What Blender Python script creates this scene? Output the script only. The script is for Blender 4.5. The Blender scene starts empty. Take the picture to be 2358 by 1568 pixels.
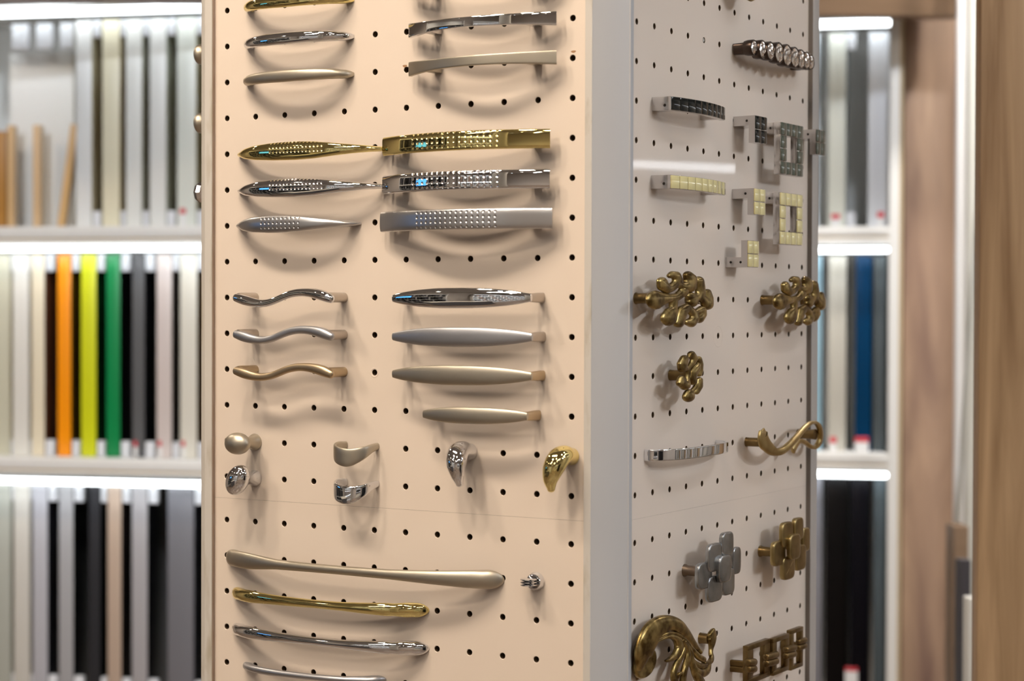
import bpy, bmesh, math, random
from mathutils import Vector, Matrix
random.seed(7)
sc = bpy.context.scene
COL = sc.collection
PI = math.pi
# ------------------------------------------------------------------ camera
F = 4558.06; CX, CY = 1179.0, 784.0
PITCH, ROLL = -0.0158, 0.0029
CZ = 1.5
cp, sp = math.cos(PITCH), math.sin(PITCH)
Uv = Vector((0, -sp, cp)); Fw = Vector((0, cp, sp)); Xv = Vector((1, 0, 0))
cr, sr = math.cos(ROLL), math.sin(ROLL)
Rt = Xv * cr + Uv * sr
Up = Uv * cr - Xv * sr
CAM = Vector((0, 0, CZ))
cam = bpy.data.cameras.new('camera'); camo = bpy.data.objects.new('camera', cam); COL.objects.link(camo)
m = Matrix.Identity(4)
for i in range(3):
    m[i][0] = Rt[i]; m[i][1] = Up[i]; m[i][2] = -Fw[i]; m[i][3] = CAM[i]
camo.matrix_world = m
cam.sensor_width = 36; cam.lens = F / 2358 * 36
cam.clip_start = 0.02
cam.dof.use_dof = True; cam.dof.focus_distance = 1.70; cam.dof.aperture_fstop = 5.6
sc.camera = camo

def ray(px, py):
    return (Rt * ((px - CX) / F) + Up * ((CY - py) / F) + Fw)
def at(px, py, Y):
    """the point of the place at forward distance Y seen at that spot of the photograph"""
    d = ray(px, py); return CAM + d * (Y / d.y)

# ------------------------------------------------------------------ the two faces of the display stand
class Face:
    def __init__(s, x, y, z, yaw):
        s.o = Vector((x, y, z + CZ)); s.a = yaw
        s.e = Vector((math.cos(yaw), math.sin(yaw), 0)); s.n = Vector((math.sin(yaw), -math.cos(yaw), 0))
    def uv(s, px, py, w=0.0):
        d = ray(px, py); P0 = s.o + s.n * (w / 1000)
        t = (P0 - CAM).dot(s.n) / d.dot(s.n)
        P = CAM + d * t - s.o
        return P.dot(s.e) * 1000, P.z * 1000
    def world(s, u, v, w=0.0):
        return s.o + s.e * (u / 1000) + s.n * (w / 1000) + Vector((0, 0, v / 1000))
YAW = math.radians(-30.56)
FL = Face(-0.2551, 1.7706, 0.2656, YAW)
FR = Face(0.1004, 1.6056, 0.2331, YAW + PI / 2)

# ------------------------------------------------------------------ materials
def mat(name, color=(0.8, 0.8, 0.8), metal=0.0, rough=0.5, emit=None, estr=0, coat=0, spec=None, trans=0, ior=None):
    M = bpy.data.materials.new(name); M.use_nodes = True
    b = M.node_tree.nodes['Principled BSDF']
    b.inputs['Base Color'].default_value = (*color, 1); b.inputs['Metallic'].default_value = metal
    b.inputs['Roughness'].default_value = rough
    if emit: b.inputs['Emission Color'].default_value = (*emit, 1); b.inputs['Emission Strength'].default_value = estr
    if coat: b.inputs['Coat Weight'].default_value = coat; b.inputs['Coat Roughness'].default_value = 0.05
    if spec is not None: b.inputs['Specular IOR Level'].default_value = spec
    if trans: b.inputs['Transmission Weight'].default_value = trans
    if ior: b.inputs['IOR'].default_value = ior
    return M
def bsdf(M): return M.node_tree.nodes['Principled BSDF']
def nd(M, t, **k):
    n = M.node_tree.nodes.new(t)
    for a, v in k.items(): setattr(n, a, v)
    return n
def lk(M, a, b): M.node_tree.links.new(a, b)
def noise_color(M, c1, c2, scale, detail=4, lo=0.4, hi=0.6, stretch=(1, 1, 1), distort=0):
    tc = nd(M, 'ShaderNodeTexCoord'); mp = nd(M, 'ShaderNodeMapping'); mp.inputs['Scale'].default_value = stretch
    nz = nd(M, 'ShaderNodeTexNoise'); nz.inputs['Scale'].default_value = scale; nz.inputs['Detail'].default_value = detail
    nz.inputs['Distortion'].default_value = distort
    cr_ = nd(M, 'ShaderNodeValToRGB'); cr_.color_ramp.elements[0].position = lo; cr_.color_ramp.elements[1].position = hi
    cr_.color_ramp.elements[0].color = (*c1, 1); cr_.color_ramp.elements[1].color = (*c2, 1)
    lk(M, tc.outputs['Object'], mp.inputs[0]); lk(M, mp.outputs[0], nz.inputs['Vector']); lk(M, nz.outputs['Fac'], cr_.inputs[0])
    lk(M, cr_.outputs[0], bsdf(M).inputs['Base Color'])
    return nz, mp
def noise_bump(M, scale, strength, dist=0.001):
    tc = nd(M, 'ShaderNodeTexCoord'); nz = nd(M, 'ShaderNodeTexNoise'); nz.inputs['Scale'].default_value = scale
    bp = nd(M, 'ShaderNodeBump'); bp.inputs['Strength'].default_value = strength; bp.inputs['Distance'].default_value = dist
    lk(M, tc.outputs['Object'], nz.inputs['Vector']); lk(M, nz.outputs['Fac'], bp.inputs['Height']); lk(M, bp.outputs[0], bsdf(M).inputs['Normal'])

CHROME = mat('chrome', (0.78, 0.79, 0.82), 1, 0.035)
GOLD = mat('polished_gold', (0.86, 0.74, 0.33), 1, 0.05)
NICKEL = mat('satin_nickel', (0.49, 0.445, 0.365), 1, 0.42)
SILVER = mat('satin_silver', (0.48, 0.485, 0.51), 1, 0.40)
BRASS = mat('satin_brass', (0.52, 0.41, 0.275), 1, 0.38)
FOOTN = mat('nickel_foot', (0.52, 0.47, 0.42), 1, 0.3)
STEEL = mat('cast_chrome', (0.62, 0.60, 0.59), 1, 0.22)
ANT = mat('antique_brass', (0.3, 0.22, 0.1), 1, 0.3)
noise_color(ANT, (0.115, 0.070, 0.020), (0.46, 0.34, 0.135), 110, 6, 0.36, 0.66)
ANT2 = mat('dull_brass', (0.42, 0.28, 0.11), 1, 0.36)
noise_color(ANT2, (0.14, 0.088, 0.032), (0.26, 0.18, 0.08), 60, 4, 0.35, 0.7)
BRZ = mat('dark_bronze', (0.075, 0.055, 0.046), 1, 0.33)
RIB = mat('ribbon_brass', (0.5, 0.36, 0.16), 1, 0.33)
noise_color(RIB, (0.38, 0.27, 0.10), (0.55, 0.42, 0.20), 60, 4, 0.35, 0.7)
ANT3 = mat('worn_brass_plate', (0.3, 0.22, 0.1), 1, 0.3)
def wear(M, c1, c2, edge, lo=.52, hi=.60):
    noise_color(M, c1, c2, 70, 5, 0.35, 0.65)
    g = nd(M, 'ShaderNodeNewGeometry'); r = nd(M, 'ShaderNodeMapRange'); r.inputs[1].default_value = lo; r.inputs[2].default_value = hi
    mx = nd(M, 'ShaderNodeMix', data_type='RGBA'); mx.inputs[7].default_value = (*edge, 1)
    src = bsdf(M).inputs['Base Color'].links[0].from_socket
    lk(M, g.outputs['Pointiness'], r.inputs[0]); lk(M, r.outputs[0], mx.inputs[0]); lk(M, src, mx.inputs[6]); lk(M, mx.outputs[2], bsdf(M).inputs['Base Color'])
wear(ANT3, (0.19, 0.135, 0.052), (0.33, 0.245, 0.105), (0.62, 0.5, 0.25))
PEW = mat('pewter', (0.42, 0.43, 0.44), 1, 0.26)
noise_color(PEW, (0.25, 0.26, 0.27), (0.44, 0.45, 0.46), 50, 5, 0.35, 0.65)
CRYST = mat('rhinestone', (0.98, 0.96, 0.96), 1, 0.10)
TBLK = mat('black_enamel', (0.008, 0.010, 0.010), 0, 0.06, coat=.3, spec=.35)
TGRY = mat('smoky_enamel', (0.075, 0.09, 0.07), 0, 0.08, coat=.6)
TCRM = mat('cream_enamel', (0.74, 0.66, 0.33), 0, 0.10, coat=1)
DARK = mat('dark_recess', (0.012, 0.008, 0.005), 0, 0.8)
BOARD = mat('cream_laminate', (0.77, 0.665, 0.57), 0, 0.34, spec=0.5)
BOARD.node_tree.nodes['Principled BSDF'].inputs['Coat Weight'].default_value = 0.5
BOARD.node_tree.nodes['Principled BSDF'].inputs['Coat Roughness'].default_value = 0.015
CORE = mat('chipboard_core', (0.16, 0.095, 0.045), 0, 0.9)
noise_color(CORE, (0.055, 0.03, 0.014), (0.12, 0.075, 0.035), 900, 4, 0.35, 0.65)
POSTF = mat('taupe_post', (0.40, 0.37, 0.34), 0, 0.42)
CHIP = mat('bare_chipboard', (0.36, 0.20, 0.10), 0, 0.8)
POST = mat('grey_painted_post', (0.47, 0.465, 0.465), 0.0, 0.42)
noise_color(POST, (0.425, 0.425, 0.432), (0.46, 0.462, 0.472), 9, 5, 0.3, 0.7, (1, 1, .35))
TRIM = mat('beige_edge_trim', (0.56, 0.53, 0.49), 0.0, 0.4)
noise_color(TRIM, (0.43, 0.385, 0.31), (0.58, 0.55, 0.51), 60, 6, 0.33, 0.47, (1, 1, .25))
TRIMB = mat('brown_edge_trim', (0.34, 0.255, 0.20), 0.0, 0.5)
TRIMD = mat('dark_edge_trim', (0.17, 0.145, 0.125), 0.0, 0.5)

# ------------------------------------------------------------------ object bookkeeping
def tag(o, label=None, cat=None, group=None, kind=None):
    if label: o['label'] = label
    if cat: o['category'] = cat
    if group: o['group'] = group
    if kind: o['kind'] = kind
    return o
def mesh_obj(name, verts, faces, material, parent=None, angle=38, mats=None, midx=None, merge=True):
    bm = bmesh.new()
    vs = [bm.verts.new(v) for v in verts]
    for i, f in enumerate(faces):
        try:
            fc = bm.faces.new([vs[k] for k in f])
            if midx: fc.material_index = midx[i]
        except ValueError: pass
    if merge: bmesh.ops.remove_doubles(bm, verts=bm.verts, dist=2e-6)
    bmesh.ops.recalc_face_normals(bm, faces=bm.faces)
    return bm_obj(name, bm, material, parent, angle, mats)
def bm_obj(name, bm, material, parent=None, angle=38, mats=None):
    me = bpy.data.meshes.new(name)
    for f in bm.faces: f.smooth = True
    bm.to_mesh(me); bm.free()
    me.set_sharp_from_angle(angle=math.radians(angle))
    for M in (mats or [material]): me.materials.append(M)
    o = bpy.data.objects.new(name, me); COL.objects.link(o)
    if parent is not None: o.parent = parent
    return o
def empty(name, loc, rz=0.0, label=None, cat=None, group=None):
    o = bpy.data.objects.new(name, None); o.empty_display_size = 0.02
    o.location = loc; o.rotation_euler = (0, 0, rz); COL.objects.link(o)
    return tag(o, label, cat, group)

# ---- shape makers: all give (verts, faces)
def sup(M, n):
    r = []
    for k in range(M):
        t = 2 * PI * k / M; c, s = math.cos(t), math.sin(t)
        r.append((math.copysign(abs(c) ** (2 / n), c), math.copysign(abs(s) ** (2 / n), s)))
    return r
def crom(P, N):
    """Catmull-Rom through tuples"""
    out = []; n = len(P) - 1
    for i in range(N + 1):
        x = i / N * n; k = min(int(x), n - 1); t = x - k
        p1, p2 = P[k], P[k + 1]
        p0 = P[k - 1] if k > 0 else tuple(2 * a - b for a, b in zip(p1, p2))
        p3 = P[k + 2] if k + 2 <= n else tuple(2 * b - a for a, b in zip(p1, p2))
        out.append(tuple(0.5 * (2 * b + (c - a) * t + (2 * a - 5 * b + 4 * c - d) * t * t + (3 * b - a - 3 * c + d) * t ** 3) for a, b, c, d in zip(p0, p1, p2, p3)))
    return out
def rings(R, closed_ends=True):
    V, Fc = [], []; M = len(R[0])
    for r in R: V += r
    for i in range(len(R) - 1):
        for k in range(M):
            a = i * M + k; b = i * M + (k + 1) % M
            Fc.append((a, b, b + M, a + M))
    if closed_ends:
        Fc.append(tuple(range(M))[::-1]); Fc.append(tuple(range((len(R) - 1) * M, len(R) * M)))
    return V, Fc
def sweep(P, N=56, M=28, n=2.0, up=(0, 1, 0), cap=(0, 0), raw=False):
    """P: (u, v, w, half height, half thickness); the section's height axis stays near 'up'; cap = rounding length at the ends (mm)"""
    Q = P if raw else crom(P, N)
    pts = [Vector(q[:3]) for q in Q]; S2 = sup(M, n); R = []
    rows = []
    L = len(Q)
    for i in range(L):
        T = (pts[min(i + 1, L - 1)] - pts[max(i - 1, 0)]).normalized()
        S = Vector(up) - T * T.dot(Vector(up))
        if S.length < 0.05: S = Vector((0, 1, 0)) if not rows else rows[-1][2]
        S.normalize()
        rows.append((pts[i], T, S, T.cross(S), Q[i][3], Q[i][4]))
    def ring(p, S, O, a, b): return [tuple(p + S * (x * a) + O * (y * b)) for x, y in S2]
    if cap[0]:
        p, T, S, O, a, b = rows[0]
        for k in range(6):
            t = k / 6 * PI / 2; R.append(ring(p - T * cap[0] * math.cos(t), S, O, a * max(math.sin(t), .02), b * max(math.sin(t), .02)))
    for p, T, S, O, a, b in rows: R.append(ring(p, S, O, max(a, .02), max(b, .02)))
    if cap[1]:
        p, T, S, O, a, b = rows[-1]
        for k in range(5, -1, -1):
            t = k / 6 * PI / 2; R.append(ring(p + T * cap[1] * math.cos(t), S, O, a * max(math.sin(t), .02), b * max(math.sin(t), .02)))
    return rings(R)
def loft(rows, n=2.2, M=32):
    """rows: (u, v centre, half height, w back, w front)"""
    S2 = sup(M, n); R = []
    for u, v, h, w0, w1 in rows:
        c, d = (w0 + w1) / 2, max((w1 - w0) / 2, .02)
        R.append([(u, v + y * h, c + x * d) for x, y in S2])
    return rings(R)
def lathe(prof, u, v, M=32, ru=1.0, rv=1.0, rot=0.0, wc=0.0):
    """prof (radius, w)"""
    c, s = math.cos(rot), math.sin(rot); R = []
    for r, w in prof:
        ring = []
        for k in range(M):
            t = 2 * PI * k / M; x, y = r * ru * math.cos(t), r * rv * math.sin(t)
            ring.append((u + x * c - y * s, v + x * s + y * c, w + wc))
        R.append(ring)
    return rings(R)
def rbox(c, s, bev=0.5, rot=None, seg=2):
    bm = bmesh.new(); bmesh.ops.create_cube(bm, size=1)
    for v in bm.verts: v.co = Vector((v.co.x * s[0], v.co.y * s[1], v.co.z * s[2]))
    if bev: bmesh.ops.bevel(bm, geom=list(bm.edges), offset=bev, segments=seg, profile=0.5, affect='EDGES')
    V = []
    for v in bm.verts:
        p = v.co.copy()
        if rot: p.rotate(rot)
        V.append(tuple(p + Vector(c)))
    bm.verts.index_update()
    Fc = [tuple(v.index for v in f.verts) for f in bm.faces]; bm.free()
    return V, Fc
def prism(poly, z0, z1):
    n = len(poly)
    V = [(x, y, z0) for x, y in poly] + [(x, y, z1) for x, y in poly]
    Fc = [tuple(range(n))[::-1], tuple(range(n, 2 * n))] + [(i, (i + 1) % n, n + (i + 1) % n, n + i) for i in range(n)]
    return V, Fc
def join(*parts):
    V, Fc = [], []
    for v, f in parts:
        o = len(V); V += list(v); Fc += [tuple(i + o for i in g) for g in f]
    return V, Fc
def smooth01(t): t = max(0, min(1, t)); return t * t * (3 - 2 * t)
def interp(tab, x):
    if x <= tab[0][0]: return tab[0][1]
    for (a, b), (c, d) in zip(tab, tab[1:]):
        if x <= c:
            return b + (d - b) * (x - a) / (c - a)
    return tab[-1][1]

class Item:
    """a thing fixed to a face of the stand; geometry given in face coordinates (mm)"""
    def __init__(s, face, u, v, name, label, cat, group=None):
        s.f, s.u, s.v = face, u, v
        s.root = empty(name, face.world(u, v, 0), face.a, label, cat, group)
    def add(s, name, VF, material, parent=None, angle=38, label=None, remesh=None, smooth=0):
        V, Fc = VF
        V = [((a - s.u) / 1000, -c / 1000, (b - s.v) / 1000) for a, b, c in V]
        o = mesh_obj(name, V, Fc, material, parent or s.root, angle, merge=remesh is None)
        if label: o['label'] = label
        if remesh:
            md = o.modifiers.new('remesh', 'REMESH'); md.mode = 'VOXEL'; md.voxel_size = remesh / 1000; md.use_smooth_shade = True
            if smooth:
                m2 = o.modifiers.new('smooth', 'SMOOTH'); m2.factor = 0.5; m2.iterations = smooth
        return o
# ================================================================== display stand
def dimple_mat(name, color, rough, x0, z0, nx, nz, dx, dz, r, depth=0.0006):
    """metal with a punched grid of small round dents (x0, z0 = centre of the grid, metres)"""
    M = mat(name, color, 1, rough)
    tc = nd(M, 'ShaderNodeTexCoord'); sx = nd(M, 'ShaderNodeSeparateXYZ'); lk(M, tc.outputs['Object'], sx.inputs[0])
    def mth(op, a, b=None, c=None):
        n = nd(M, 'ShaderNodeMath', operation=op)
        for i, x in enumerate((a, b, c)):
            if x is None: continue
            if isinstance(x, (int, float)): n.inputs[i].default_value = x
            else: lk(M, x, n.inputs[i])
        return n.outputs[0]
    def axis(out, c0, n, d):
        s = mth('DIVIDE', mth('SUBTRACT', out, c0 - (n - 1) / 2 * d), d)
        k = mth('MINIMUM', mth('MAXIMUM', mth('ROUND', s), 0), n - 1)
        return mth('MULTIPLY', mth('SUBTRACT', s, k), d)
    ax = axis(sx.outputs[0], x0, nx, dx); az = axis(sx.outputs[2], z0, nz, dz)
    dist = mth('SQRT', mth('ADD', mth('MULTIPLY', ax, ax), mth('MULTIPLY', az, az)))
    mr = nd(M, 'ShaderNodeMapRange', interpolation_type='SMOOTHSTEP'); lk(M, dist, mr.inputs[0])
    mr.inputs[1].default_value = 0; mr.inputs[2].default_value = r; mr.inputs[3].default_value = 0; mr.inputs[4].default_value = 1
    bp = nd(M, 'ShaderNodeBump'); bp.inputs['Strength'].default_value = 1; bp.inputs['Distance'].default_value = depth
    lk(M, mr.outputs[0], bp.inputs['Height']); lk(M, bp.outputs[0], bsdf(M).inputs['Normal'])
    return M

GL, GR = 0.2126, 0.2136
def rowsL(lo, hi): return [(-32.0 * (r + (GL if r > 13 else 0))) for r in range(lo, hi)]
def pegboard(face, uL, uR, vs, vT, vB, name, parent):
    V, Fc, mi = [], [], []
    def quad(pts, k=0):
        o = len(V); V.extend(pts); Fc.append(tuple(range(o, o + len(pts)))); mi.append(k)
    n = 16; r0 = 2.55; TH = 15.0
    for j, v in enumerate(vs):
        yt = 16.0 if j else vT - v
        yb = -16.0 if j < len(vs) - 1 else vB - v
        for c in range(12):
            u = 32.0 * c
            xl = uL - u if c == 0 else -16.0
            xr = uR - u if c == 11 else 16.0
            o = len(V)
            for k in range(n):
                t = 2 * PI * k / n; x, y = math.cos(t), math.sin(t); q = max(abs(x), abs(y)); x, y = 16 * x / q, 16 * y / q
                x = xr if x > 15.99 else xl if x < -15.99 else max(xl, min(xr, x))
                y = yt if y > 15.99 else yb if y < -15.99 else max(yb, min(yt, y))
                V.append((u + x, v + y, 0))
            for rr, w in ((r0 + .35, 0), (r0, -.35), (r0, -TH)):
                for k in range(n):
                    t = 2 * PI * k / n; V.append((u + rr * math.cos(t), v + rr * math.sin(t), w))
            for k in range(n):
                a, b = k, (k + 1) % n
                for s, m_ in ((0, 0), (n, 0), (2 * n, 1)):
                    Fc.append((o + s + a, o + s + b, o + s + n + b, o + s + n + a)); mi.append(m_)
            Fc.append(tuple(o + 3 * n + k for k in range(n))); mi.append(2)
    for (a, b) in (((uL, vT), (uR, vT)), ((uR, vT), (uR, vB)), ((uR, vB), (uL, vB)), ((uL, vB), (uL, vT))):
        quad([(*a, 0), (*b, 0), (*b, -TH), (*a, -TH)], 1)
    quad([(uL, vT, -TH), (uR, vT, -TH), (uR, vB, -TH), (uL, vB, -TH)], 1)
    W = [tuple(face.world(*p)) for p in V]
    inv = parent.matrix_basis.inverted() if parent else Matrix()
    W = [tuple(inv @ Vector(p)) for p in W]
    bm = bmesh.new(); bv = [bm.verts.new(p) for p in W]
    for f, k in zip(Fc, mi):
        try: g = bm.faces.new([bv[i] for i in f]); g.material_index = k
        except ValueError: pass
    bmesh.ops.remove_doubles(bm, verts=bm.verts, dist=2e-6)
    return bm_obj(name, bm, None, parent, 30, [BOARD, CORE, DARK])

uL0 = FL.uv(495, 600, 0)[0]; uL1 = FL.uv(1345, 600, 3)[0] + 1.5
uR0 = FR.uv(1457, 700, 3)[0] - 1.5; uR1 = FR.uv(1862.5, 700, 0)[0]
VT, VBOT = 780.0, -1700.0
offz = -32.5
stand = empty('display_column', (0.10, 1.93, 0), 0, 'square display column faced with cream perforated boards between grey corner posts', 'display stand')
seamL = -32 * 13.606; seamR = -32 * 12.607
def lab(o, t): o['label'] = t; return o
P0 = pegboard(FL, uL0, uL1, rowsL(-22, 14), VT, seamL + .07, 'pegboard', stand)
P1 = pegboard(FL, uL0, uL1, rowsL(14, 52), seamL - .07, VBOT, 'pegboard', stand)
rr_ = lambda lo, hi: [(-32.0 * (r + (GR if r > 12 else 0))) for r in range(lo, hi)]
P2 = pegboard(FR, uR0, uR1, rr_(-23, 13), VT + 32.5, seamR + .04, 'pegboard', stand)
P3 = pegboard(FR, uR0, uR1, rr_(13, 51), seamR - .04, VBOT + 32.5, 'pegboard', stand)
ztop = FL.world(0, VT, 0).z + .02
def plan_prism(pts, z0, z1, name, M, parent, bev=0.0, mats=None):
    V, Fc = prism([(p[0] - parent.location.x, p[1] - parent.location.y) for p in pts], z0 - parent.location.z, z1 - parent.location.z)
    bm = bmesh.new(); vs = [bm.verts.new(v) for v in V]
    for f in Fc: bm.faces.new([vs[k] for k in f])
    bmesh.ops.recalc_face_normals(bm, faces=bm.faces)
    if bev:
        es = [e for e in bm.edges if abs(e.verts[0].co.z - e.verts[1].co.z) > .1]
        bmesh.ops.bevel(bm, geom=es, offset=bev, segments=3, profile=0.5, affect='EDGES')
    return bm_obj(name, bm, M, parent, 28, mats)
W_ = lambda f, u, w: f.world(u, 0, w).xy
# front corner post: two narrow trims and one broad grey chamfer between the boards
a0, a1 = FL.uv(1345, 700, 4)[0], FL.uv(1361.5, 700, 4)[0]
b0, b1 = FR.uv(1449, 700, 4)[0], FR.uv(1456.5, 700, 4)[0]
corner = plan_prism([W_(FL, a1 - .2, 3.6), W_(FR, b0 + .2, 3.6), W_(FR, b0 + .2, -15), W_(FL, a1 - .2, -15)], 0.0, ztop, 'corner_post', POST, stand, 0.0007)
plan_prism([W_(FL, a0, 4), W_(FL, a1, 4), W_(FL, a1, 0.3), W_(FL, a0, 0.3)], 0.0, ztop, 'edge_trim', TRIM, stand, .0005)
plan_prism([W_(FR, b0, 4.3), W_(FR, b1, 4.3), W_(FR, b1, 0.3), W_(FR, b0, 0.3)], 0.0, ztop, 'edge_trim', POST, stand, .0005)
# left end post
c0, c1 = FL.uv(471.5, 700, 4.5)[0], FL.uv(487.5, 700, 4.5)[0]
LW = FL.world(c0, 0, 4.5); 
BK = FR.e   # direction away from the camera along the right face
pa = W_(FL, c1, 4.5); pb = W_(FL, c0, 4.5)
# chamfer turning back, so that its outer line falls where the photograph has it
best = None
for k in range(1, 400):
    t = k * .0001
    q = Vector((pb.x, pb.y)) + Vector((-FL.e.x, -FL.e.y)) * t * .8 + Vector((BK.x, BK.y)) * t * .5
    px = CX + F * (q.x / q.y)
    if px < 463.3: best = q; break
pc = best
pdk = pc + Vector((BK.x, BK.y)) * .012
plan_prism([pa, pb, pc, pdk, W_(FL, c1, -20)], 0.0, ztop, 'corner_post', TRIM, stand, .0004)
plan_prism([W_(FL, c1 + .05, 4.0), W_(FL, c1 + .6, 4.0), W_(FL, uL0 + .1, .2), W_(FL, c1 + .05, .2)], 0.0, ztop, 'edge_trim', TRIMB, stand)
# far post at the end of the right face
d0, d1 = FR.uv(1869.5, 700, 5)[0], FR.uv(1883.5, 700, 5)[0]
plan_prism([W_(FR, d0, 5), W_(FR, d1, 5), W_(FR, d1, -15), W_(FR, d0, -15)], 0.0, ztop, 'corner_post', POSTF, stand, .0006)
plan_prism([W_(FR, d0 - .05, 4.6), W_(FR, d0 - .6, 4.6), W_(FR, uR1 - .1, .2), W_(FR, d0 - .05, .2)], 0.0, ztop, 'edge_trim', TRIMD, stand)
# the two hidden faces and the plinth
colL = Vector((pdk.x, pdk.y)); far = W_(FR, d1, -10)
corner4 = Vector((colL.x, colL.y)) + Vector((BK.x, BK.y)) * (Vector(far) - Vector(W_(FR, 0, 0))).length * 0.97
def slab(p, q, th, name, M):
    d = (Vector(q) - Vector(p)).normalized(); nrm = Vector((-d.y, d.x)) * th
    return plan_prism([p, q, Vector(q) + nrm, Vector(p) + nrm], 0.0, ztop - .01, name, M, stand)
slab(colL, corner4, -.012, 'side_panel', BOARD)
slab(far, corner4, .012, 'side_panel', BOARD)
plan_prism([W_(FL, c0, -16), W_(FL, a1, -16), W_(FR, b0, -16), W_(FR, d1, -16), corner4], ztop, ztop + .02, 'top_cap', POST, stand)
SF = Face(colL.x, colL.y, 0.2656, YAW - PI / 2)

for hx, hy, dx_, dy_ in ((1319, 131, .6, 4.2), (935, 161, -1.2, 3.4)):
    u_, v_ = FL.uv(hx, hy, 0); V, Fc = [], []
    for k in range(14):
        t = 2 * PI * k / 14; q = 1 + .1 * math.sin(3 * t)
        V.append(tuple(stand.matrix_basis.inverted() @ FL.world(u_ + dx_ + 2.3 * q * math.cos(t), v_ + dy_ + 1.0 * q * math.sin(t), .06)))
    ch = mesh_obj('chipped_spot', V, [tuple(range(14))], CHIP, P0)
    ch.matrix_parent_inverse = Matrix(); lab(ch, 'brown chip in the laminate above a hole')
# small marks: a screw sitting in a hole and pressed rings round two holes
it = Item(FR, *FR.uv(1621.8, 92.2, 0), 'wood_screw', 'small silver screw sunk in a hole left of the jewelled dark handle', 'screw')
it.add('screw_head', lathe([(.05, -.2), (1.0, -.1), (1.75, -.5), (1.75, -6), (.1, -6.2)], it.u, it.v, 16), CHROME)
def ring_mark(face, px, py, r, name, label):
    u, v = face.uv(px, py, 0); I = Item(face, u, v, name, label, 'mark')
    V, Fc = [], []
    for k in range(40):
        t = 2 * PI * k / 40
        for rr in (r - .5, r - .3, r + .3, r + .5): V.append((u + rr * math.cos(t), v + rr * math.sin(t), .14 if abs(rr - r) < .4 else 0.02))
    for k in range(40):
        for j in range(3):
            a = k * 4 + j; b = ((k + 1) % 40) * 4 + j; Fc.append((a, b, b + 1, a + 1))
    I.add('ring', (V, Fc), BOARD)
ring_mark(FR, 1653.5, 774, 9.2, 'suction_mark', 'faint round ring mark pressed round a hole below the wide antique brass blob pull')
ring_mark(FL, 862, 858, 3.8, 'suction_mark', 'faint ring round a hole right of the satin brass wave handle')

# ================================================================== handles, front (left) face
G1 = 'arched bow pulls at the top left of the front face'
def bow(face, pL, pR, H, t, foot, hv, name, label, group, M, pe=2.4, qe=2.0, n=2.3, wE=0.0, cat='cabinet handle', body='grip', back=None, matf=None):
    uL, vL = face.uv(*pL, 0.5); uR, vR = face.uv(*pR, 0.5)
    I = Item(face, (uL + uR) / 2, (vL + vR) / 2, name, label, cat, group)
    L = uR - uL; mid = (uL + uR) / 2; rows = []
    N = 90
    for i in range(N + 1):
        s = 0.5 - 0.5 * math.cos(PI * i / N); u = uL + L * s
        x = abs(2 * s - 1)
        wo = H * max(0, 1 - x ** pe) ** (1 / qe)
        xi = abs(u - mid) / (L / 2 - foot)
        wi = (H - t) * max(0, 1 - xi ** pe) ** (1 / qe) if xi < 1 else 0
        wi = min(wi, wo - .3) if wo > .4 else 0
        rows.append((u, vL + (vR - vL) * s, interp(hv, s), max(wi, -0.2), max(wo, wi + .2)))
    return I, rows
hvB = [(0, 1.6), (.01, 2.5), (.04, 3.6), (.1, 4.3), (.2, 4.8), (.5, 5.3), (.8, 4.8), (.9, 4.3), (.96, 3.6), (.99, 2.5), (1, 1.5)]
for (pL, pR, M, lb) in (((568, 21), (815, -1), GOLD, 'polished gold bow handle cut by the top edge, above the chrome bow'),
                        ((568, 106), (815, 84), CHROME, 'chrome bow handle between the gold and the satin nickel bows'),
                        ((567, 190), (815, 171), NICKEL, 'satin nickel bow handle, lowest of the three arched bows at top left')):
    I, rows = bow(FL, pL, pR, 25, 6, 9, hvB, 'bow_handle', lb, G1, M)
    I.add('grip', loft(rows, 2.2), M)

def arcbar(name, label, group, pL, pR, wE, wM, hh, th, M, feet, foot_r, bow_hv=None, n=5.0, yl=None, mat_foot=None, dims=None):
    uL, vL = FL.uv(*pL, wE); uR, vR = FL.uv(*pR, wE)
    I = Item(FL, (uL + uR) / 2, (vL + vR) / 2, name, label, 'cabinet handle', group)
    N = 60; P = []
    for i in range(N + 1):
        s = i / N; x = 2 * s - 1; w = wM - (wM - wE) * x * x
        h = hh if bow_hv is None else interp(bow_hv, s)
        P.append((uL + (uR - uL) * s, vL + (vR - vL) * s, w, h, th / 2))
    V = sweep(P, n=n, raw=True, M=40)
    if dims: M = dims(I)
    I.add('bar', V, M, angle=50)
    for c in feet:
        u = 32.0 * c; s = (u - uL) / (uR - uL); x = 2 * s - 1; w = wM - (wM - wE) * x * x
        v = vL + (vR - vL) * s
        fr = foot_r
        I.add('foot', rbox((u, v, w / 2 - .5), (fr * 2, fr * 2, w), 1.2), mat_foot or FOOTN)
    return I
G2 = 'flared flat pulls at the top right of the front face'
hvT = [(0, 6.1), (.1, 5.2), (.25, 4.3), (.5, 4.05), (.75, 4.4), (.9, 5.1), (1, 5.7)]
for dy, M, lb in ((-91, GOLD, 'flared gold handle cut off by the top edge, only its two feet in view'),
                  (0, CHROME, 'chrome flared flat handle, upper right of the front face'),
                  (88.5, NICKEL, 'satin nickel flared flat handle below the chrome flared one')):
    arcbar('flared_handle', lb, G2, (945, 71 + dy), (1281.5, 42.5 + dy + (1 if dy > 0 else 0)), 9, 29, 0, 3.6, M, (7, 10), 4.2, bow_hv=hvT, n=7, mat_foot=M if M is not CHROME else STEEL)
G3 = 'wide dimpled bar pulls on the front face'
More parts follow.
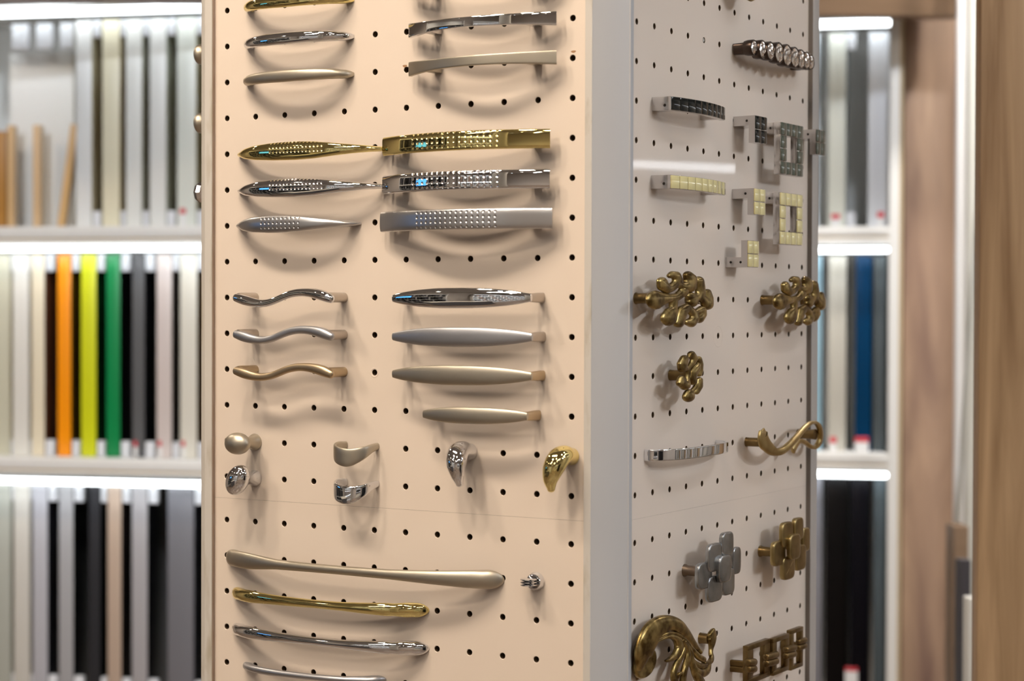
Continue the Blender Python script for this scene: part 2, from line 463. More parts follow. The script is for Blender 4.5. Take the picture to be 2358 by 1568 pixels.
def dm(cname, color, rough, p0, p1, nv, nu, w):
    def f(I):
        u0, v0 = FL.uv(*p0, w); u1, v1 = FL.uv(*p1, w)
        return dimple_mat(cname, color, rough, ((u0 + u1) / 2 - I.u) / 1000, ((v0 + v1) / 2 - I.v) / 1000, nu, nv, (u1 - u0) / (nu - 1) / 1000, 4.0e-3, 1.5e-3)
    return f
arcbar('dimpled_bar_handle', 'polished gold wide bar handle with dimples, beside the gold fish-shaped handle', G3, (886, 338), (1267, 319), 9, 29, 7.8, 5.0, GOLD, (6, 10), 4.5, n=3.6,
       dims=dm('dimpled_gold', (0.86, 0.74, 0.33), .05, (951, 325), (1145, 317), 4, 16, 26))
arcbar('dimpled_bar_handle', 'chrome wide bar handle with dimples, beside the chrome fish-shaped handle', G3, (886, 426), (1266, 411.5), 9, 29, 7.8, 5.0, CHROME, (6, 10), 4.5, n=3.6,
       dims=dm('dimpled_chrome', (0.78, 0.79, 0.82), .035, (951, 418), (1145, 411), 4, 16, 26))
arcbar('dimpled_bar_handle', 'satin grey wide bar handle with four rows of dimples', G3, (881, 511.5), (1272, 502), 9, 27, 8.5, 5.6, SILVER, (6, 10), 4.5, n=3.6,
       dims=dm('dimpled_satin', (0.58, 0.575, 0.585), .33, (962, 508), (1141, 502.5), 4, 16, 25))
G4 = 'fish-shaped dimpled pulls on the front face'
hvF = [(0, .5), (.03, 2.2), (.1, 4.6), (.2, 6.4), (.33, 7.6), (.48, 8.0), (.6, 7.3), (.72, 5.4), (.84, 3.6), (.93, 2.4), (.98, 1.7), (1, 1.3)]
hvG = [(0, .4), (.03, 2.0), (.1, 4.4), (.22, 6.5), (.38, 7.5), (.52, 7.3), (.65, 6.2), (.78, 4.6), (.9, 3.2), (.97, 2.0), (1, .8)]
for pL, pR, M, hv, lb, q0, q1, cnt, col, ro in (
        ((550, 358), (903, 343), GOLD, hvF, 'polished gold fish-shaped handle with dimples, upper of the long pair', (623, 341), (743, 335), 15, (0.86, 0.74, 0.33), .05),
        ((550, 441), (903, 429), CHROME, hvF, 'chrome fish-shaped handle with dimples, below the gold one', (623, 426), (743, 421), 15, (0.78, 0.79, 0.82), .035),
        ((549, 521), (832, 515), SILVER, hvG, 'satin grey short fish-shaped handle with three rows of dimples', (603, 515), (689, 512), 10, (0.58, 0.575, 0.585), .33)):
    I, rows = bow(FL, pL, pR, 25, 5, 10, hv, 'fish_handle', lb, G4, M, pe=2.6, qe=1.8)
    w_ = 23; u0, v0 = FL.uv(*q0, w_); u1, v1 = FL.uv(*q1, w_)
    DM = dimple_mat('dimpled_fish', col, ro, ((u0 + u1) / 2 - I.u) / 1000, ((v0 + v1) / 2 - I.v) / 1000, cnt, 3, (u1 - u0) / (cnt - 1) / 1000, 4.0e-3, 1.35e-3)
    I.add('grip', loft(rows, 2.1), DM)

# wave handles
G5 = 'wave pulls on the front face'
wav = [(200, 745, 820), (240, 736, 845), (300, 757, 868), (360, 790, 880), (420, 812, 885), (480, 820, 886), (540, 815, 880), (600, 795, 865), (660, 763, 835), (720, 730, 800),
       (780, 707, 778), (840, 698, 772), (900, 695, 762), (960, 697, 772), (1020, 699, 785), (1080, 703, 802), (1140, 720, 830), (1180, 738, 852), (1212, 768, 850)]
Wp = []
for k, (x, t, b) in enumerate(wav):
    px, py = 500 + x / 4.6125, 600 + (t + b) / 2 / 4.6125
    u, v = FL.uv(px, py, 25)
    k2 = min(k + 1, len(wav) - 1); k1 = max(k - 1, 0)
    sl = ((wav[k2][1] + wav[k2][2]) - (wav[k1][1] + wav[k1][2])) / 2 / (wav[k2][0] - wav[k1][0])
    h = (b - t) / 2 / 4.6125 * .381 * 1.16 / math.sqrt(1 + sl * sl)
    Wp.append((u, v, 25, h, min(h * .85, 4.0)))
for _ in range(3):
    Wp = [Wp[0]] + [tuple(a * .25 + b * .5 + c * .25 for a, b, c in zip(Wp[k - 1], Wp[k], Wp[k + 1])) for k in range(1, len(Wp) - 1)] + [Wp[-1]]
for r, M, MF, lb in ((8, CHROME, FOOTN, 'chrome wave-shaped handle, top of the three waves'), (9, SILVER, FOOTN, 'satin silver wave-shaped handle, middle of the three waves'),
                     (10, BRASS, BRASS, 'satin brass wave-shaped handle, lowest of the three waves')):
    dv = (9 - r) * 32.0
    I = Item(FL, 80, -32.0 * r, 'wave_handle', lb, 'cabinet handle', G5)
    I.add('grip', sweep([(a, b + dv, c, d, e) for a, b, c, d, e in Wp], N=90, n=2.2, cap=(2.6, 2.8)), M)
    for c in (1, 4):
        I.add('foot', lathe([(.1, 0), (4.1, 0), (4.1, 22), (3.6, 24.5), (.1, 24.5)], 32.0 * c, -32.0 * r, 24, 1, 1.05), MF)

# boat handles
G6 = 'boat-shaped pulls on the front face'
def boat(pL, pR, hm, M, MF, lb, cl, ft=True):
    w = 21; uL, vL = FL.uv(*pL, w); uR, vR = FL.uv(*pR, w)
    I = Item(FL, (uL + uR) / 2, (vL + vR) / 2, 'boat_handle', lb, 'cabinet handle', G6)
    P = []
    N = 70
    for i in range(N + 1):
        s = 0.5 - 0.5 * math.cos(PI * i / N); x = abs(2 * s - 1)
        h = 3.0 + (hm - 3.0) * (1 - x ** 2.3) ** .88 if x < 1 else 2.9
        wo = w + 1 + 7 * (1 - x ** 2.2)
        P.append((uL + (uR - uL) * s, vL + (vR - vL) * s, h, wo - (3.0 + 3 * (1 - x)), wo))
    I.add('grip', loft(P, 2.15, 40), M)
    for u, v, sg in ((uL, vL, -1), (uR, vR, 1)):
        Q = [(u - sg * 2.0, v, 0, 4.3, 2.9), (u - sg * 1.8, v, 8, 4.1, 2.7), (u - sg * 1.9, v, 15, 3.7, 2.4), (u - sg * 2.6, v, 20.5, 3.2, 2.0)]
        I.add('foot', sweep(Q, N=12, n=3.0), MF)
boat((904, 687), (1223, 685.5), 8.4, CHROME, FOOTN, 'chrome boat-shaped handle, top of the four boat shapes', 6)
boat((904, 775), (1225, 776.5), 8.1, SILVER, FOOTN, 'satin silver boat-shaped handle under the chrome one', 6)
boat((904, 861), (1224, 866.5), 8.1, NICKEL, BRASS, 'satin nickel long boat-shaped handle under the silver one', 6)
boat((974.5, 953.5), (1214, 959), 6.9, NICKEL, BRASS, 'short satin nickel boat-shaped handle, lowest of the boat shapes', 7)

# knobs
def oval(c, r, M, rot, lb):
    u, v = 32.0 * c, -32.0 * r
    I = Item(FL, u, v, 'oval_knob', lb, 'cabinet knob', 'oval knobs on the front face')
    I.add('base', lathe([(.1, 0), (7.2, 0), (7.4, 1), (7.0, 2.4), (5.6, 5), (5.0, 8), (5.2, 12), (6.6, 16), (7.5, 19), (.1, 19)], u, v, 32), M)
    pr = [(max(.02, math.sin(PI * k / 22)), -math.cos(PI * k / 22) * 8.2 + 25) for k in range(23)]
    V = lathe(pr, 0, 0, 44, 13.0 if rot == 0 else 14.6, 9.7 if rot == 0 else 10.6, 0); c_, s_ = math.cos(rot), math.sin(rot)
    V = ([(u + x * c_ - y * s_, v + x * s_ + y * c_, w) for x, y, w in V[0]], V[1])
    I.add('head', V, M)
oval(1, 12, NICKEL, 0.0, 'satin nickel oval knob lying level, above the chrome oval knob')
oval(1, 13, CHROME, math.radians(58), 'chrome oval knob turned upright at a tilt')
for r, M, lb in ((12, NICKEL, 'satin nickel cupped finger pull above the chrome one'), (13, CHROME, 'chrome cupped finger pull below the satin nickel one')):
    v = -32.0 * r; u = 128.0
    I = Item(FL, 144, v, 'finger_pull', lb, 'cabinet handle', 'cupped finger pulls on the front face')
    Q = [(a_, b_ + v, c_, d_, e_) for a_, b_, c_, d_, e_ in [(130, 1, 0, 3.2, 2.4), (128.5, .5, 8, 4.0, 1.9), (130, -2, 15, 5.4, 1.6), (134.5, -4.8, 20.5, 6.8, 1.5), (141, -7.0, 22.8, 7.5, 1.5), (148, -7.8, 22.8, 7.7, 1.5), (155, -6.0, 20.5, 6.4, 1.6),
         (160.5, -3, 15, 4.9, 1.6), (162.5, -.3, 8, 3.6, 1.8), (163, 1.2, 0, 2.8, 2.3)]]
    I.add('grip', sweep(Q, N=70, n=3.0, M=32), M, angle=50)
for c, M, us, lb in ((8, CHROME, (0, 0, 0, .5, 2.2, 3.6, 4.2), 'chrome drooping teardrop knob'), (11, GOLD, (0, 0, 0, -1, -3, -5, -5.6), 'polished gold drooping teardrop knob at the board edge')):
    v = -32.0 * 12; u = 32.0 * c
    I = Item(FL, u, v, 'teardrop_knob', lb, 'cabinet knob', 'teardrop knobs on the front face')
    ww = (0, 6, 13, 20, 24.5, 25, 23); vv = (0, .8, 1.6, -1.2, -8.5, -17, -24.5); hh = (7.2, 7.5, 8.3, 9.0, 8.5, 6.2, 3.3); tt = (7.2, 7.5, 8.2, 8.8, 7.8, 5.4, 3.0)
    I.add('body', sweep([(u + a, v + b, w, h, t) for a, b, w, h, t in zip(us, vv, ww, hh, tt)], N=60, n=2.1, up=(1, 0, 0), cap=(0, 3.0), M=36), M)
# ring knob
u, v = 32.0 * 10, -32.0 * (15 + GL)
I = Item(FL, u, v, 'grooved_knob', 'tiny chrome knob with a ridged paddle right of the long nickel handle', 'cabinet knob')
I.add('base', lathe([(.1, 0), (7.5, 0), (7.6, 1.6), (7.0, 2.6), (6.9, 4.4), (6.3, 5.4), (5.2, 4.6), (.1, 4.2)], u, v, 36), CHROME)
fins = []
for k in (-1, 0, 1):
    pr = [(.1, -.8), (5.8, -.8), (6.6, -.35), (6.6, .35), (5.8, .8), (.1, .8)]
    V, Fc = lathe(pr, 0, 0, 28); fins.append(([(u - 1.5 + a, v + .4 + c + k * 2.2, 9.5 + b * 1.25) for a, b, c in V], Fc))
I.add('paddle', join(*fins, rbox((u - 1, v + .4, 7.5), (8, 5.4, 9), .8)), CHROME)

# long handles at the bottom
def hv_px(tab, scale, ox, oy, uL, uR, w, y0=None):
    out = []
    for x, t, b in tab:
        px = ox + x / scale; py = oy + (t + b) / 2 / scale
        u, v = FL.uv(px, py, w); ut, vt = FL.uv(px, oy + t / scale, w); ub, vb = FL.uv(px, oy + b / scale, w)
        out.append(((u - uL) / (uR - uL), (vt - vb) / 2 * 1.08))
    return out
def longbow(pL, pR, tabs, H, t, foot, M, lb, name, grp, n=2.1, pe=2.6, qe=1.9):
    uL = FL.uv(*pL, .5)[0]; uR = FL.uv(*pR, .5)[0]
    hv = sorted(sum([hv_px(tb, s, ox, oy, uL, uR, w) for tb, s, ox, oy, w in tabs], [])); I, rows = bow(FL, pL, pR, H, t, foot, hv, name, lb, grp, M, pe=pe, qe=qe)
    # round the outline of both ends
    out = []
    for (u, v, h, a, b) in rows:
        s = (u - uL) / (uR - uL); e = min(s, 1 - s) * (uR - uL)
        ro = hv[0][1] * 1.7 if s < .5 else hv[-1][1] * 1.7
        if e < ro: h = h * math.sqrt(max(0, 1 - (1 - e / ro) ** 2)) + .1
        out.append((u, v, h, a, b))
    I.add('grip', loft(out, n, 40), M)
    return I
S1 = 4.5065
longbow((522, 1281), (1161, 1335), [([(520, 203, 365), (640, 225, 370), (760, 270, 392), (900, 305, 402), (1100, 338, 428), (1300, 360, 445), (1600, 385, 470), (2070, 408, 503)], S1, 440, 1220, 20),
        ([(300, 415, 525), (600, 412, 550), (800, 407, 568), (950, 402, 580), (1080, 402, 590)], S1, 880, 1220, 14)], 27, 7, 16, NICKEL,
        'long satin nickel handle with thick rounded ends, longest on the front face', 'bone_handle', None, pe=3.0, qe=1.7)
G7 = 'slim long bow pulls at the bottom of the front face'
gt = [(600, 597, 717), (800, 650, 750), (1000, 695, 785), (1300, 735, 815), (1600, 757, 843), (2070, 762, 882)]
gr = [(100, 757, 885), (250, 752, 895), (350, 760, 897)]
longbow((537, 1363), (988, 1405), [(gt, S1, 440, 1220, 18), (gr, S1, 880, 1220, 10)], 25, 7, 14, GOLD, 'polished gold slim long bow handle near the bottom', 'slim_bow_handle', G7, pe=2.6, qe=1.8)
longbow((537, 1445), (988, 1493), [([(x, a + 368, b + 368) for x, a, b in gt], S1, 440, 1220, 18), ([(x, a + 383, b + 383) for x, a, b in gr], S1, 880, 1220, 10)], 25, 7, 14, CHROME,
        'chrome slim long bow handle below the gold one', 'slim_bow_handle', G7, pe=2.6, qe=1.8)
longbow((563, 1530), (889, 1565), [([(640, 1365, 1435), (750, 1403, 1472), (1000, 1475, 1535), (1300, 1508, 1568), (1600, 1518, 1580), (1900, 1503, 1590)], S1, 440, 1220, 16)], 24, 6, 12, SILVER,
        'satin grey slim bow handle cut by the bottom edge', 'slim_bow_handle', G7, pe=2.6, qe=1.8)
# knobs on the hidden left side of the stand, seen past its edge
for y, M, lb in ((122, NICKEL, 'satin nickel round knob poking past the left post, topmost of three'), (281, NICKEL, 'satin nickel round knob poking past the left post, middle of three'),
                 (442, CHROME, 'chrome faceted round knob poking past the left post, lowest of three')):
    bk = 15.0
    z = at(460, y, 1.81).z
    v = (z - SF.o.z) * 1000
    I = Item(SF, -bk, v, 'round_knob', lb, 'cabinet knob', 'round knobs on the left side of the stand')
    I.add('head', lathe([(.1, 0), (5, 0), (5, 2), (4, 10), (4.4, 15), (8.5, 18), (9.6, 21), (9.2, 24), (6, 26), (.1, 26.8)], -bk, v, 9 if M is CHROME else 32), M, angle=10 if M is CHROME else 38)
# ================================================================== handles, right face
R = FR.uv
# jewelled bar
cr8 = [(512, 572, 84), (614, 594, 103), (712, 612, 102), (814, 634, 116), (912, 665, 122), (1005, 690, 115), (1078, 710, 106), (1142, 725, 96), (1190, 745, 82)]
n_ = len(cr8); cc = []
for k, (x, y, rr) in enumerate(cr8):
    s = 2 * k / (n_ - 1) - 1; w = 25 - 6 * s * s
    px, py = 1640 + x / 5.225, y / 5.225
    u, v = R(px, py, w); d = (FR.world(u, v, w) - CAM).dot(Fw)
    cc.append((u, v, w, rr / 5.225 * d / F * 1000))
pt = [R(1709, -1, 20), R(1745, -1, 20)]
um = (pt[0][0] + pt[1][0]) / 2
I = Item(FR, um, pt[0][1] + 17, 'round_knob', 'antique brass knob above the jewelled handle, almost wholly past the top edge', 'cabinet knob')
I.add('stem', lathe([(.1, 0), (6, 0), (6, 1), (4, 4), (3.6, 14), (.1, 16)], um, pt[0][1] + 17, 24), ANT2)
I.add('head', lathe([(.1, 14), (9, 14.5), (15.5, 18), (16.4, 20), (15.5, 22), (9, 24.5), (.1, 26)], um, pt[0][1] + 17, 36), ANT)
I = Item(FR, cc[4][0], cc[4][1], 'jewelled_handle', 'dark bronze handle set with nine clear crystals in a row', 'cabinet handle')
parts = []; RU = []
for k in range(n_):
    g_ = [abs(cc[k][0] - cc[q][0]) for q in (k - 1, k + 1) if 0 <= q < n_]
    RU.append(sum(g_) / len(g_) * .52 / cc[k][3])
for (u, v, w, r), q in zip(cc, RU):
    parts.append(lathe([(.1, w - 9), (r + .2, w - 9), (r + .9, w - 6), (r + 1.0, w - .8), (r + .6, w - .2), (r + .1, w - .4), (.1, w - .8)], u, v, 36, q, 1))
bez = I.add('bezels', join(*parts), BRZ)
for (u, v, w, r), q in zip(cc, RU):
    rings_ = [(.02, w + .9), (r * .5, w + .9), (r * .64, w + .35), (r * .86, w - .1), (r * .99, w - .5)]
    V, Fc = lathe(rings_, 0, 0, 12); M_ = 12; V2 = []
    for ri in range(len(rings_)):
        for k in range(M_):
            a, b, c = V[ri * M_ + k]; ang = (PI / M_) * (ri % 2)
            V2.append((u + q * (a * math.cos(ang) - b * math.sin(ang)), v + a * math.sin(ang) + b * math.cos(ang), c + (.25 if (k + ri) % 2 else -.25)))
    F2 = []
    for f in Fc:
        if len(f) == 4: F2 += [(f[0], f[1], f[2]), (f[0], f[2], f[3])]
        else: F2.append(f)
    I.add('crystal', (V2, F2), CRYST, bez, angle=4)
uA, vA = R(1690, 114, 0); 
I.add('foot', sweep([(uA, vA, 0, 4.9, 4.5), (cc[0][0], (vA + cc[0][1]) / 2, 9, 5.4, 4.8), (cc[0][0], cc[0][1], cc[0][2] - 4, cc[0][3] * .95, 5.4)], N=10, n=4), BRZ)
uB, vB = cc[-1][0] - 2, cc[-1][1] - 2
I.add('foot', sweep([(uB, vB, 0, 5, 4.5), (uB, vB, 8, 5.4, 4.8), (cc[-1][0], cc[-1][1], cc[-1][2] - 6, 5.4, 5)], N=10, n=4), BRZ)

# tiled bars
def tiled_bar(pTL, pBL, base_px, pR, TM, lb):
    w0 = 18.0; pc_ = ((pTL[0] + pBL[0]) / 2, (pTL[1] + pBL[1]) / 2)
    uL, vL = R(*pc_, w0); uR_, vR_ = R(*pR, w0)
    hh = (R(*pTL, w0)[1] - R(*pBL, w0)[1]) / 2
    I = Item(FR, (uL + uR_) / 2, (vL + vR_) / 2, 'tiled_bar_handle', lb, 'cabinet handle', 'enamel tiled bar handles')
    N = 36; P = []
    def ww(s): x = 2 * s - 1; return w0 + 6.0 * (1 - x * x)
    for i in range(N + 1):
        s = i / N; P.append((uL + (uR_ - uL) * s, vL + (vR_ - vL) * s, ww(s) - 2.6, hh, 2.4))
    bd = I.add('body', sweep(P, n=9, raw=True, M=32), STEEL, angle=30)
    nt = 9; tl = (uR_ - uL) / nt
    for k in range(nt):
        s = (k + .5) / nt; x = 2 * s - 1; sl = -6.0 * 2 * x * 2 / (uR_ - uL)
        from mathutils import Euler
        rot = Euler((0, -math.atan(sl), 0))
        I.add('tile', rbox((uL + (uR_ - uL) * s, vL + (vR_ - vL) * s, ww(s) - .1), (tl - .55, hh * 2 - .7, 1.1), .5, rot=rot), TM, bd)
    u0 = uL + 5.0
    I.add('foot', rbox((uL + 5, vL, (w0 - 2) / 2), (10, hh * 2 - .1, w0 - 1.5), .5), STEEL)
    I.add('foot', rbox((uR_ - 8, vR_ - .3, (w0 - 2) / 2), (7, hh * 2 - 1.2, w0), .5), STEEL)
    hu, hv_ = uL - .1, vL - 1
    V, Fc = lathe([(.1, -.12), (1.25, -.12), (1.25, .12), (.1, .12)], 0, 0, 16)
    I.add('screw_hole', ([(uL - .02 - c, vL - 1.5 + b, 12 + a) for a, b, c in V], Fc), DARK)
tiled_bar((1546.5, 221), (1545.5, 253.5), 1500, (1669, 262), TBLK, 'silver bar handle faced with black enamel tiles')
tiled_bar((1544.5, 402), (1543.5, 434), 1500, (1670, 435), TCRM, 'silver bar handle faced with cream enamel tiles')

def profile_solid(prof, u0, u1, bev=0):
    """prof: polygon in (w, v); pushed along u"""
    V = [(u0, b, a) for a, b in prof] + [(u1, b, a) for a, b in prof]; n = len(prof)
    Fc = [tuple(range(n)), tuple(range(n, 2 * n))[::-1]] + [(i, (i + 1) % n, n + (i + 1) % n, n + i) for i in range(n)]
    return V, Fc
def tile_knob(front_left_top, front_left_bot, front_right_x, base_x, TM, lb, armh=8.8, flip=False, group='small tiled knobs'):
    # outreach from the base to the front
    w = 21.0
    uL, vT = R(*front_left_top, w); _, vB = R(*front_left_bot, w)
    yr = (front_left_top[1] + front_left_bot[1]) / 2
    uR_ = R(front_right_x, yr, w)[0]
    I = Item(FR, (uL + uR_) / 2, (vT + vB) / 2, 'tiled_drawer_pull', lb, 'cabinet knob', group)
    th = 6.0
    if not flip: prof = [(0, vT - .4), (w, vT), (w, vB), (w - th, vB), (w - th, vT - armh), (0, vT - armh - .4)]
    else: prof = [(0, vB), (w, vB), (w, vT), (w - th, vT), (w - th, vB + armh), (0, vB + armh)]
    bd = I.add('body', profile_solid(prof, uL + .2, uR_ - .2), STEEL, angle=30)
    du, dv_ = (uR_ - uL) / 2, (vT - vB) / 2
    for i in range(2):
        for j in range(2):
            I.add('tile', rbox((uL + du * (i + .5), vB + dv_ * (j + .5), w + .5), (du - .6, dv_ - .6, 1.6), .7), TM, bd)
    va = vT - armh / 2 - .2 if not flip else vB + armh / 2
    V, Fc = lathe([(.1, -.12), (1.1, -.12), (1.1, .12), (.1, .12)], 0, 0, 16)
    for ww_ in ((13,) if not flip else (5, 14.5)):
        I.add('screw_hole', ([(uL + .18 - c, va + b, ww_ + a) for a, b, c in V], Fc), DARK)
    return I
tile_knob((1738.5, 265), (1738.5, 328), 1764, 1686, TBLK, 'small silver knob with four black enamel tiles, left of the black square loop')
tile_knob((1878.5, 297), (1877, 355), 1898.5, 1830, TGRY, 'small silver knob with dark grey tiles reaching past the right edge of the board')
tile_knob((1735.5, 433), (1735.5, 494), 1760.5, 1686, TCRM, 'small silver knob with cream tiles hanging beside the cream square loop')
tile_knob((1721, 553), (1720.5, 615), 1745.5, 1668, TCRM, 'small silver knob with cream tiles standing up from its arm, lowest of the tiled ones', flip=True)
def tile_frame(tl, bl, rx, TM, lb):
    w = 22.0
    uL, vT = R(*tl, w); _, vB = R(*bl, w); uR_ = R(rx, (tl[1] + bl[1]) / 2, w - 2)[0]
    I = Item(FR, (uL + uR_) / 2, (vT + vB) / 2, 'tiled_loop_handle', lb, 'cabinet handle', 'square tiled loop handles')
    du, dv_ = (uR_ - uL) / 4, (vT - vB) / 4; th = 6.5
    def box(a, b, c, d, z0, z1): return rbox(((a + b) / 2, (c + d) / 2, (z0 + z1) / 2), (b - a, d - c, z1 - z0), .35)
    fr = join(box(uL, uR_, vT - dv_, vT, w - th, w), box(uL, uR_, vB, vB + dv_, w - th, w), box(uL, uL + du, vB + dv_ - .3, vT - dv_ + .3, w - th, w), box(uR_ - du, uR_, vB + dv_ - .3, vT - dv_ + .3, w - th, w))
    bd = I.add('frame', fr, STEEL)
    I.add('arm', box(uL + .1, uR_ - .1, vT - 10, vT - .4, 0, w - th + .3), STEEL)
    V, Fc = lathe([(.1, -.12), (1.1, -.12), (1.1, .12), (.1, .12)], 0, 0, 16)
    I.add('screw_hole', ([(uL - .06 + .1 - c, vT - 5.5 + b, 12 + a) for a, b, c in V], Fc), DARK)
    for i in range(4):
        for j in range(4):
            if i in (1, 2) and j in (1, 2): continue
            I.add('tile', rbox((uL + du * (i + .5), vB + dv_ * (j + .5), w + .4), (du - .6, dv_ - .6, 1.5), .65), TM, bd)
tile_frame((1797.5, 280), (1795.5, 400), 1843, TGRY, 'silver square loop handle faced with dark grey enamel tiles')
tile_frame((1795.5, 442), (1794, 562), 1842, TCRM, 'silver square loop handle faced with cream enamel tiles')

# blob pulls
def blob(chains, scale, ox, oy, w, thick, sx=1.0):
    """chains of image nodes (x, y, r); each becomes a run of overlapping flattened balls in the plane w"""
    V, Fc = [], []
    base = [(math.sin(PI * i / 10), math.cos(PI * i / 10)) for i in range(11)]; KK = 16
    for ch in chains:
        seq = []
        for a, b in zip(ch, ch[1:]):
            st = max(1, int(math.hypot(a[0] - b[0], a[1] - b[1]) / (min(a[2], b[2]) * .38)))
            for k in range(st): t = k / st; seq.append(tuple(p + (q - p) * t for p, q in zip(a, b)))
        seq.append(ch[-1])
        for q in seq:
            x, y, r = q[:3]; dw = q[3] if len(q) > 3 else 0
            px, py = ox + x / scale, oy + y / scale
            u, v = R(px, py, w + dw); u2 = R(px + r / scale, py, w + dw)[0]; v2 = R(px, py - r / scale, w + dw)[1]
            ru, rv = (u2 - u) * sx, v2 - v
            ru *= 1.3; rv *= 1.36; th = min(thick, .62 * rv + .8)
            o = len(V)
            for s_, c_ in base:
                for k in range(KK):
                    t = 2 * PI * k / KK; V.append((u + ru * s_ * math.cos(t), v + rv * s_ * math.sin(t), w + dw + th * c_))
            for i in range(10):
                for k in range(KK):
                    a_, b_ = o + i * KK + k, o + i * KK + (k + 1) % KK; Fc.append((a_, b_, b_ + KK, a_ + KK))
    return V, Fc
PA = [[(300, 395, 72), (370, 382, 46), (440, 376, 33), (510, 366, 32), (560, 330, 34), (578, 312, 38)], [(480, 376, 32), (482, 430, 30), (478, 480, 28), (452, 530, 50), (436, 575, 62)]]
PB = [[(366, 212, 36), (378, 255, 42), (415, 286, 36), (462, 268, 32), (505, 232, 32), (524, 195, 34), (508, 152, 34), (470, 142, 28), (446, 152, 20)], [(515, 232, 30), (560, 250, 24), (600, 262, 38), (648, 252, 50), (652, 190, 48), (628, 150, 34)]]
PC = [[(736, 205, 36), (748, 260, 34), (752, 320, 34), (735, 360, 34), (690, 375, 32), (650, 358, 34)], [(690, 385, 34), (668, 415, 40)], [(745, 370, 32), (790, 400, 34), (822, 440, 42), (832, 380, 34), (822, 318, 26)]]
PD = [[(534, 625, 38), (548, 570, 38), (572, 500, 40), (610, 472, 34), (650, 500, 30), (684, 536, 28)], [(684, 530, 26), (694, 580, 34), (660, 622, 36), (625, 618, 26)], [(684, 530, 26), (720, 516, 28), (762, 498, 34), (768, 540, 32), (738, 580, 36)]]
def blob_pull(lb, ox, oy, sc_, w, face_chains, name, post_c, post_r, cat='cabinet handle', grp='antique brass blob pulls', posts=1, dv=0):
    c = FR.uv(*face_chains[1], w)
    I = Item(FR, 32.0 * post_c, -32.0 * post_r, name, lb, cat, grp)
    for ch in face_chains[0]:
        I.add('lobe', blob(ch, sc_, ox, oy, w, 3.6), ANT, remesh=.5, smooth=7)
    return I
I = blob_pull('wide antique brass pull of branching blobs at the left edge of the right face', 1440, 600, 4.356, 20, ([PA, PB, PC, PD], (1567, 690)), 'blob_pull', 0, 7)
u, v = 0.0, -32.0 * 7
I.add('post', lathe([(.1, 0), (4.9, 0), (4.9, 1), (4.4, 2), (4.4, 14), (5.6, 16.5), (6.5, 18), (.1, 20)], u, v, 28), ANT2)
uq = FR.uv(1632, 700, 20)[0] - 8; 
I.add('post', lathe([(.1, 0), (4.9, 0), (4.4, 2), (4.4, 16), (5, 18), (.1, 20)], 96, v, 28), ANT2)
# the twin further along the board
u0_, v0_ = FR.uv(1497, 690, 20); u1_, v1_ = FR.uv(1787, 692, 20)
dU, dV = 32.0 * 8, 0.0
def shifted(VF, du, dv): return [(a + du, b + dv, c) for a, b, c in VF[0]], VF[1]
I = Item(FR, dU, v, 'blob_pull', 'wide antique brass pull of branching blobs at the far right edge of the board', 'cabinet handle', 'antique brass blob pulls')
for ch in (PA, PB, PC, PD):
    I.add('lobe', shifted(blob(ch, 4.356, 1440, 600, 20, 3.6), dU, 0), ANT, remesh=.5, smooth=7)
I.add('post', lathe([(.1, 0), (4.9, 0), (4.9, 1), (4.4, 2), (4.4, 14), (5.6, 16.5), (6.5, 18), (.1, 20)], dU, v, 28), ANT2)
I.add('post', lathe([(.1, 0), (4.9, 0), (4.4, 2), (4.4, 16), (5, 18), (.1, 20)], dU + 96, v, 28), ANT2)
# small round one
S_ = [[[(592, 985, 30), (572, 1035, 36), (570, 1085, 30), (620, 1085, 17), (640, 1060, 16), (668, 1030, 20), (690, 985, 26), (662, 940, 26), (642, 965, 14)], [(626, 1085, 15), (628, 1140, 15), (622, 1190, 15), (598, 1250, 38), (560, 1225, 34), (562, 1185, 26)]],
      [[(735, 985, 20), (748, 1040, 22), (748, 1100, 20), (738, 1140, 20)], [(735, 1040, 18), (708, 1080, 30), (680, 1120, 32), (668, 1180, 28), (680, 1215, 26)]],
      [[(740, 1200, 24), (735, 1260, 28), (712, 1315, 22), (690, 1320, 12)], [(722, 1240, 18), (690, 1275, 12), (660, 1310, 14), (632, 1330, 30), (634, 1362, 44)]]]
I = Item(FR, 64, -32.0 * 9, 'blob_drawer_pull', 'small round antique brass knob of branching blobs', 'cabinet knob')
for ch in S_: I.add('lobe', blob(ch, 4.356, 1440, 600, 20, 3.4), ANT, remesh=.42, smooth=7)
I.add('post', lathe([(.1, 0), (4.7, 0), (4.5, 2), (4.5, 15), (5.5, 18), (.1, 19.5)], 64, -32.0 * 9, 28), ANT2)

# chrome arch
I, rows = bow(FR, (1486.5, 1048), (1650, 1025), 24, 3.2, 3.2, [(0, 4.7), (1, 4.7)], 'chrome_arch_handle', 'chrome arched strap handle on the right face', None, CHROME, pe=2.5, qe=2.0)
mid_u = I.u; Lh = (rows[-1][0] - rows[0][0]) / 2; vA, vB = rows[0][1], rows[-1][1]
Q = []
for k in range(61):
    t = PI - PI * k / 60; c_, s_ = math.cos(t), math.sin(t)
    x = math.copysign(abs(c_) ** .72, c_); y = abs(s_) ** .8
    Q.append((mid_u + Lh * x, vA + (vB - vA) * (x + 1) / 2, 22.5 * y - (.3 if k in (0, 60) else 0), 4.7, 1.5))
I.add('grip', sweep(Q, n=7, raw=True, M=36), CHROME, angle=30)

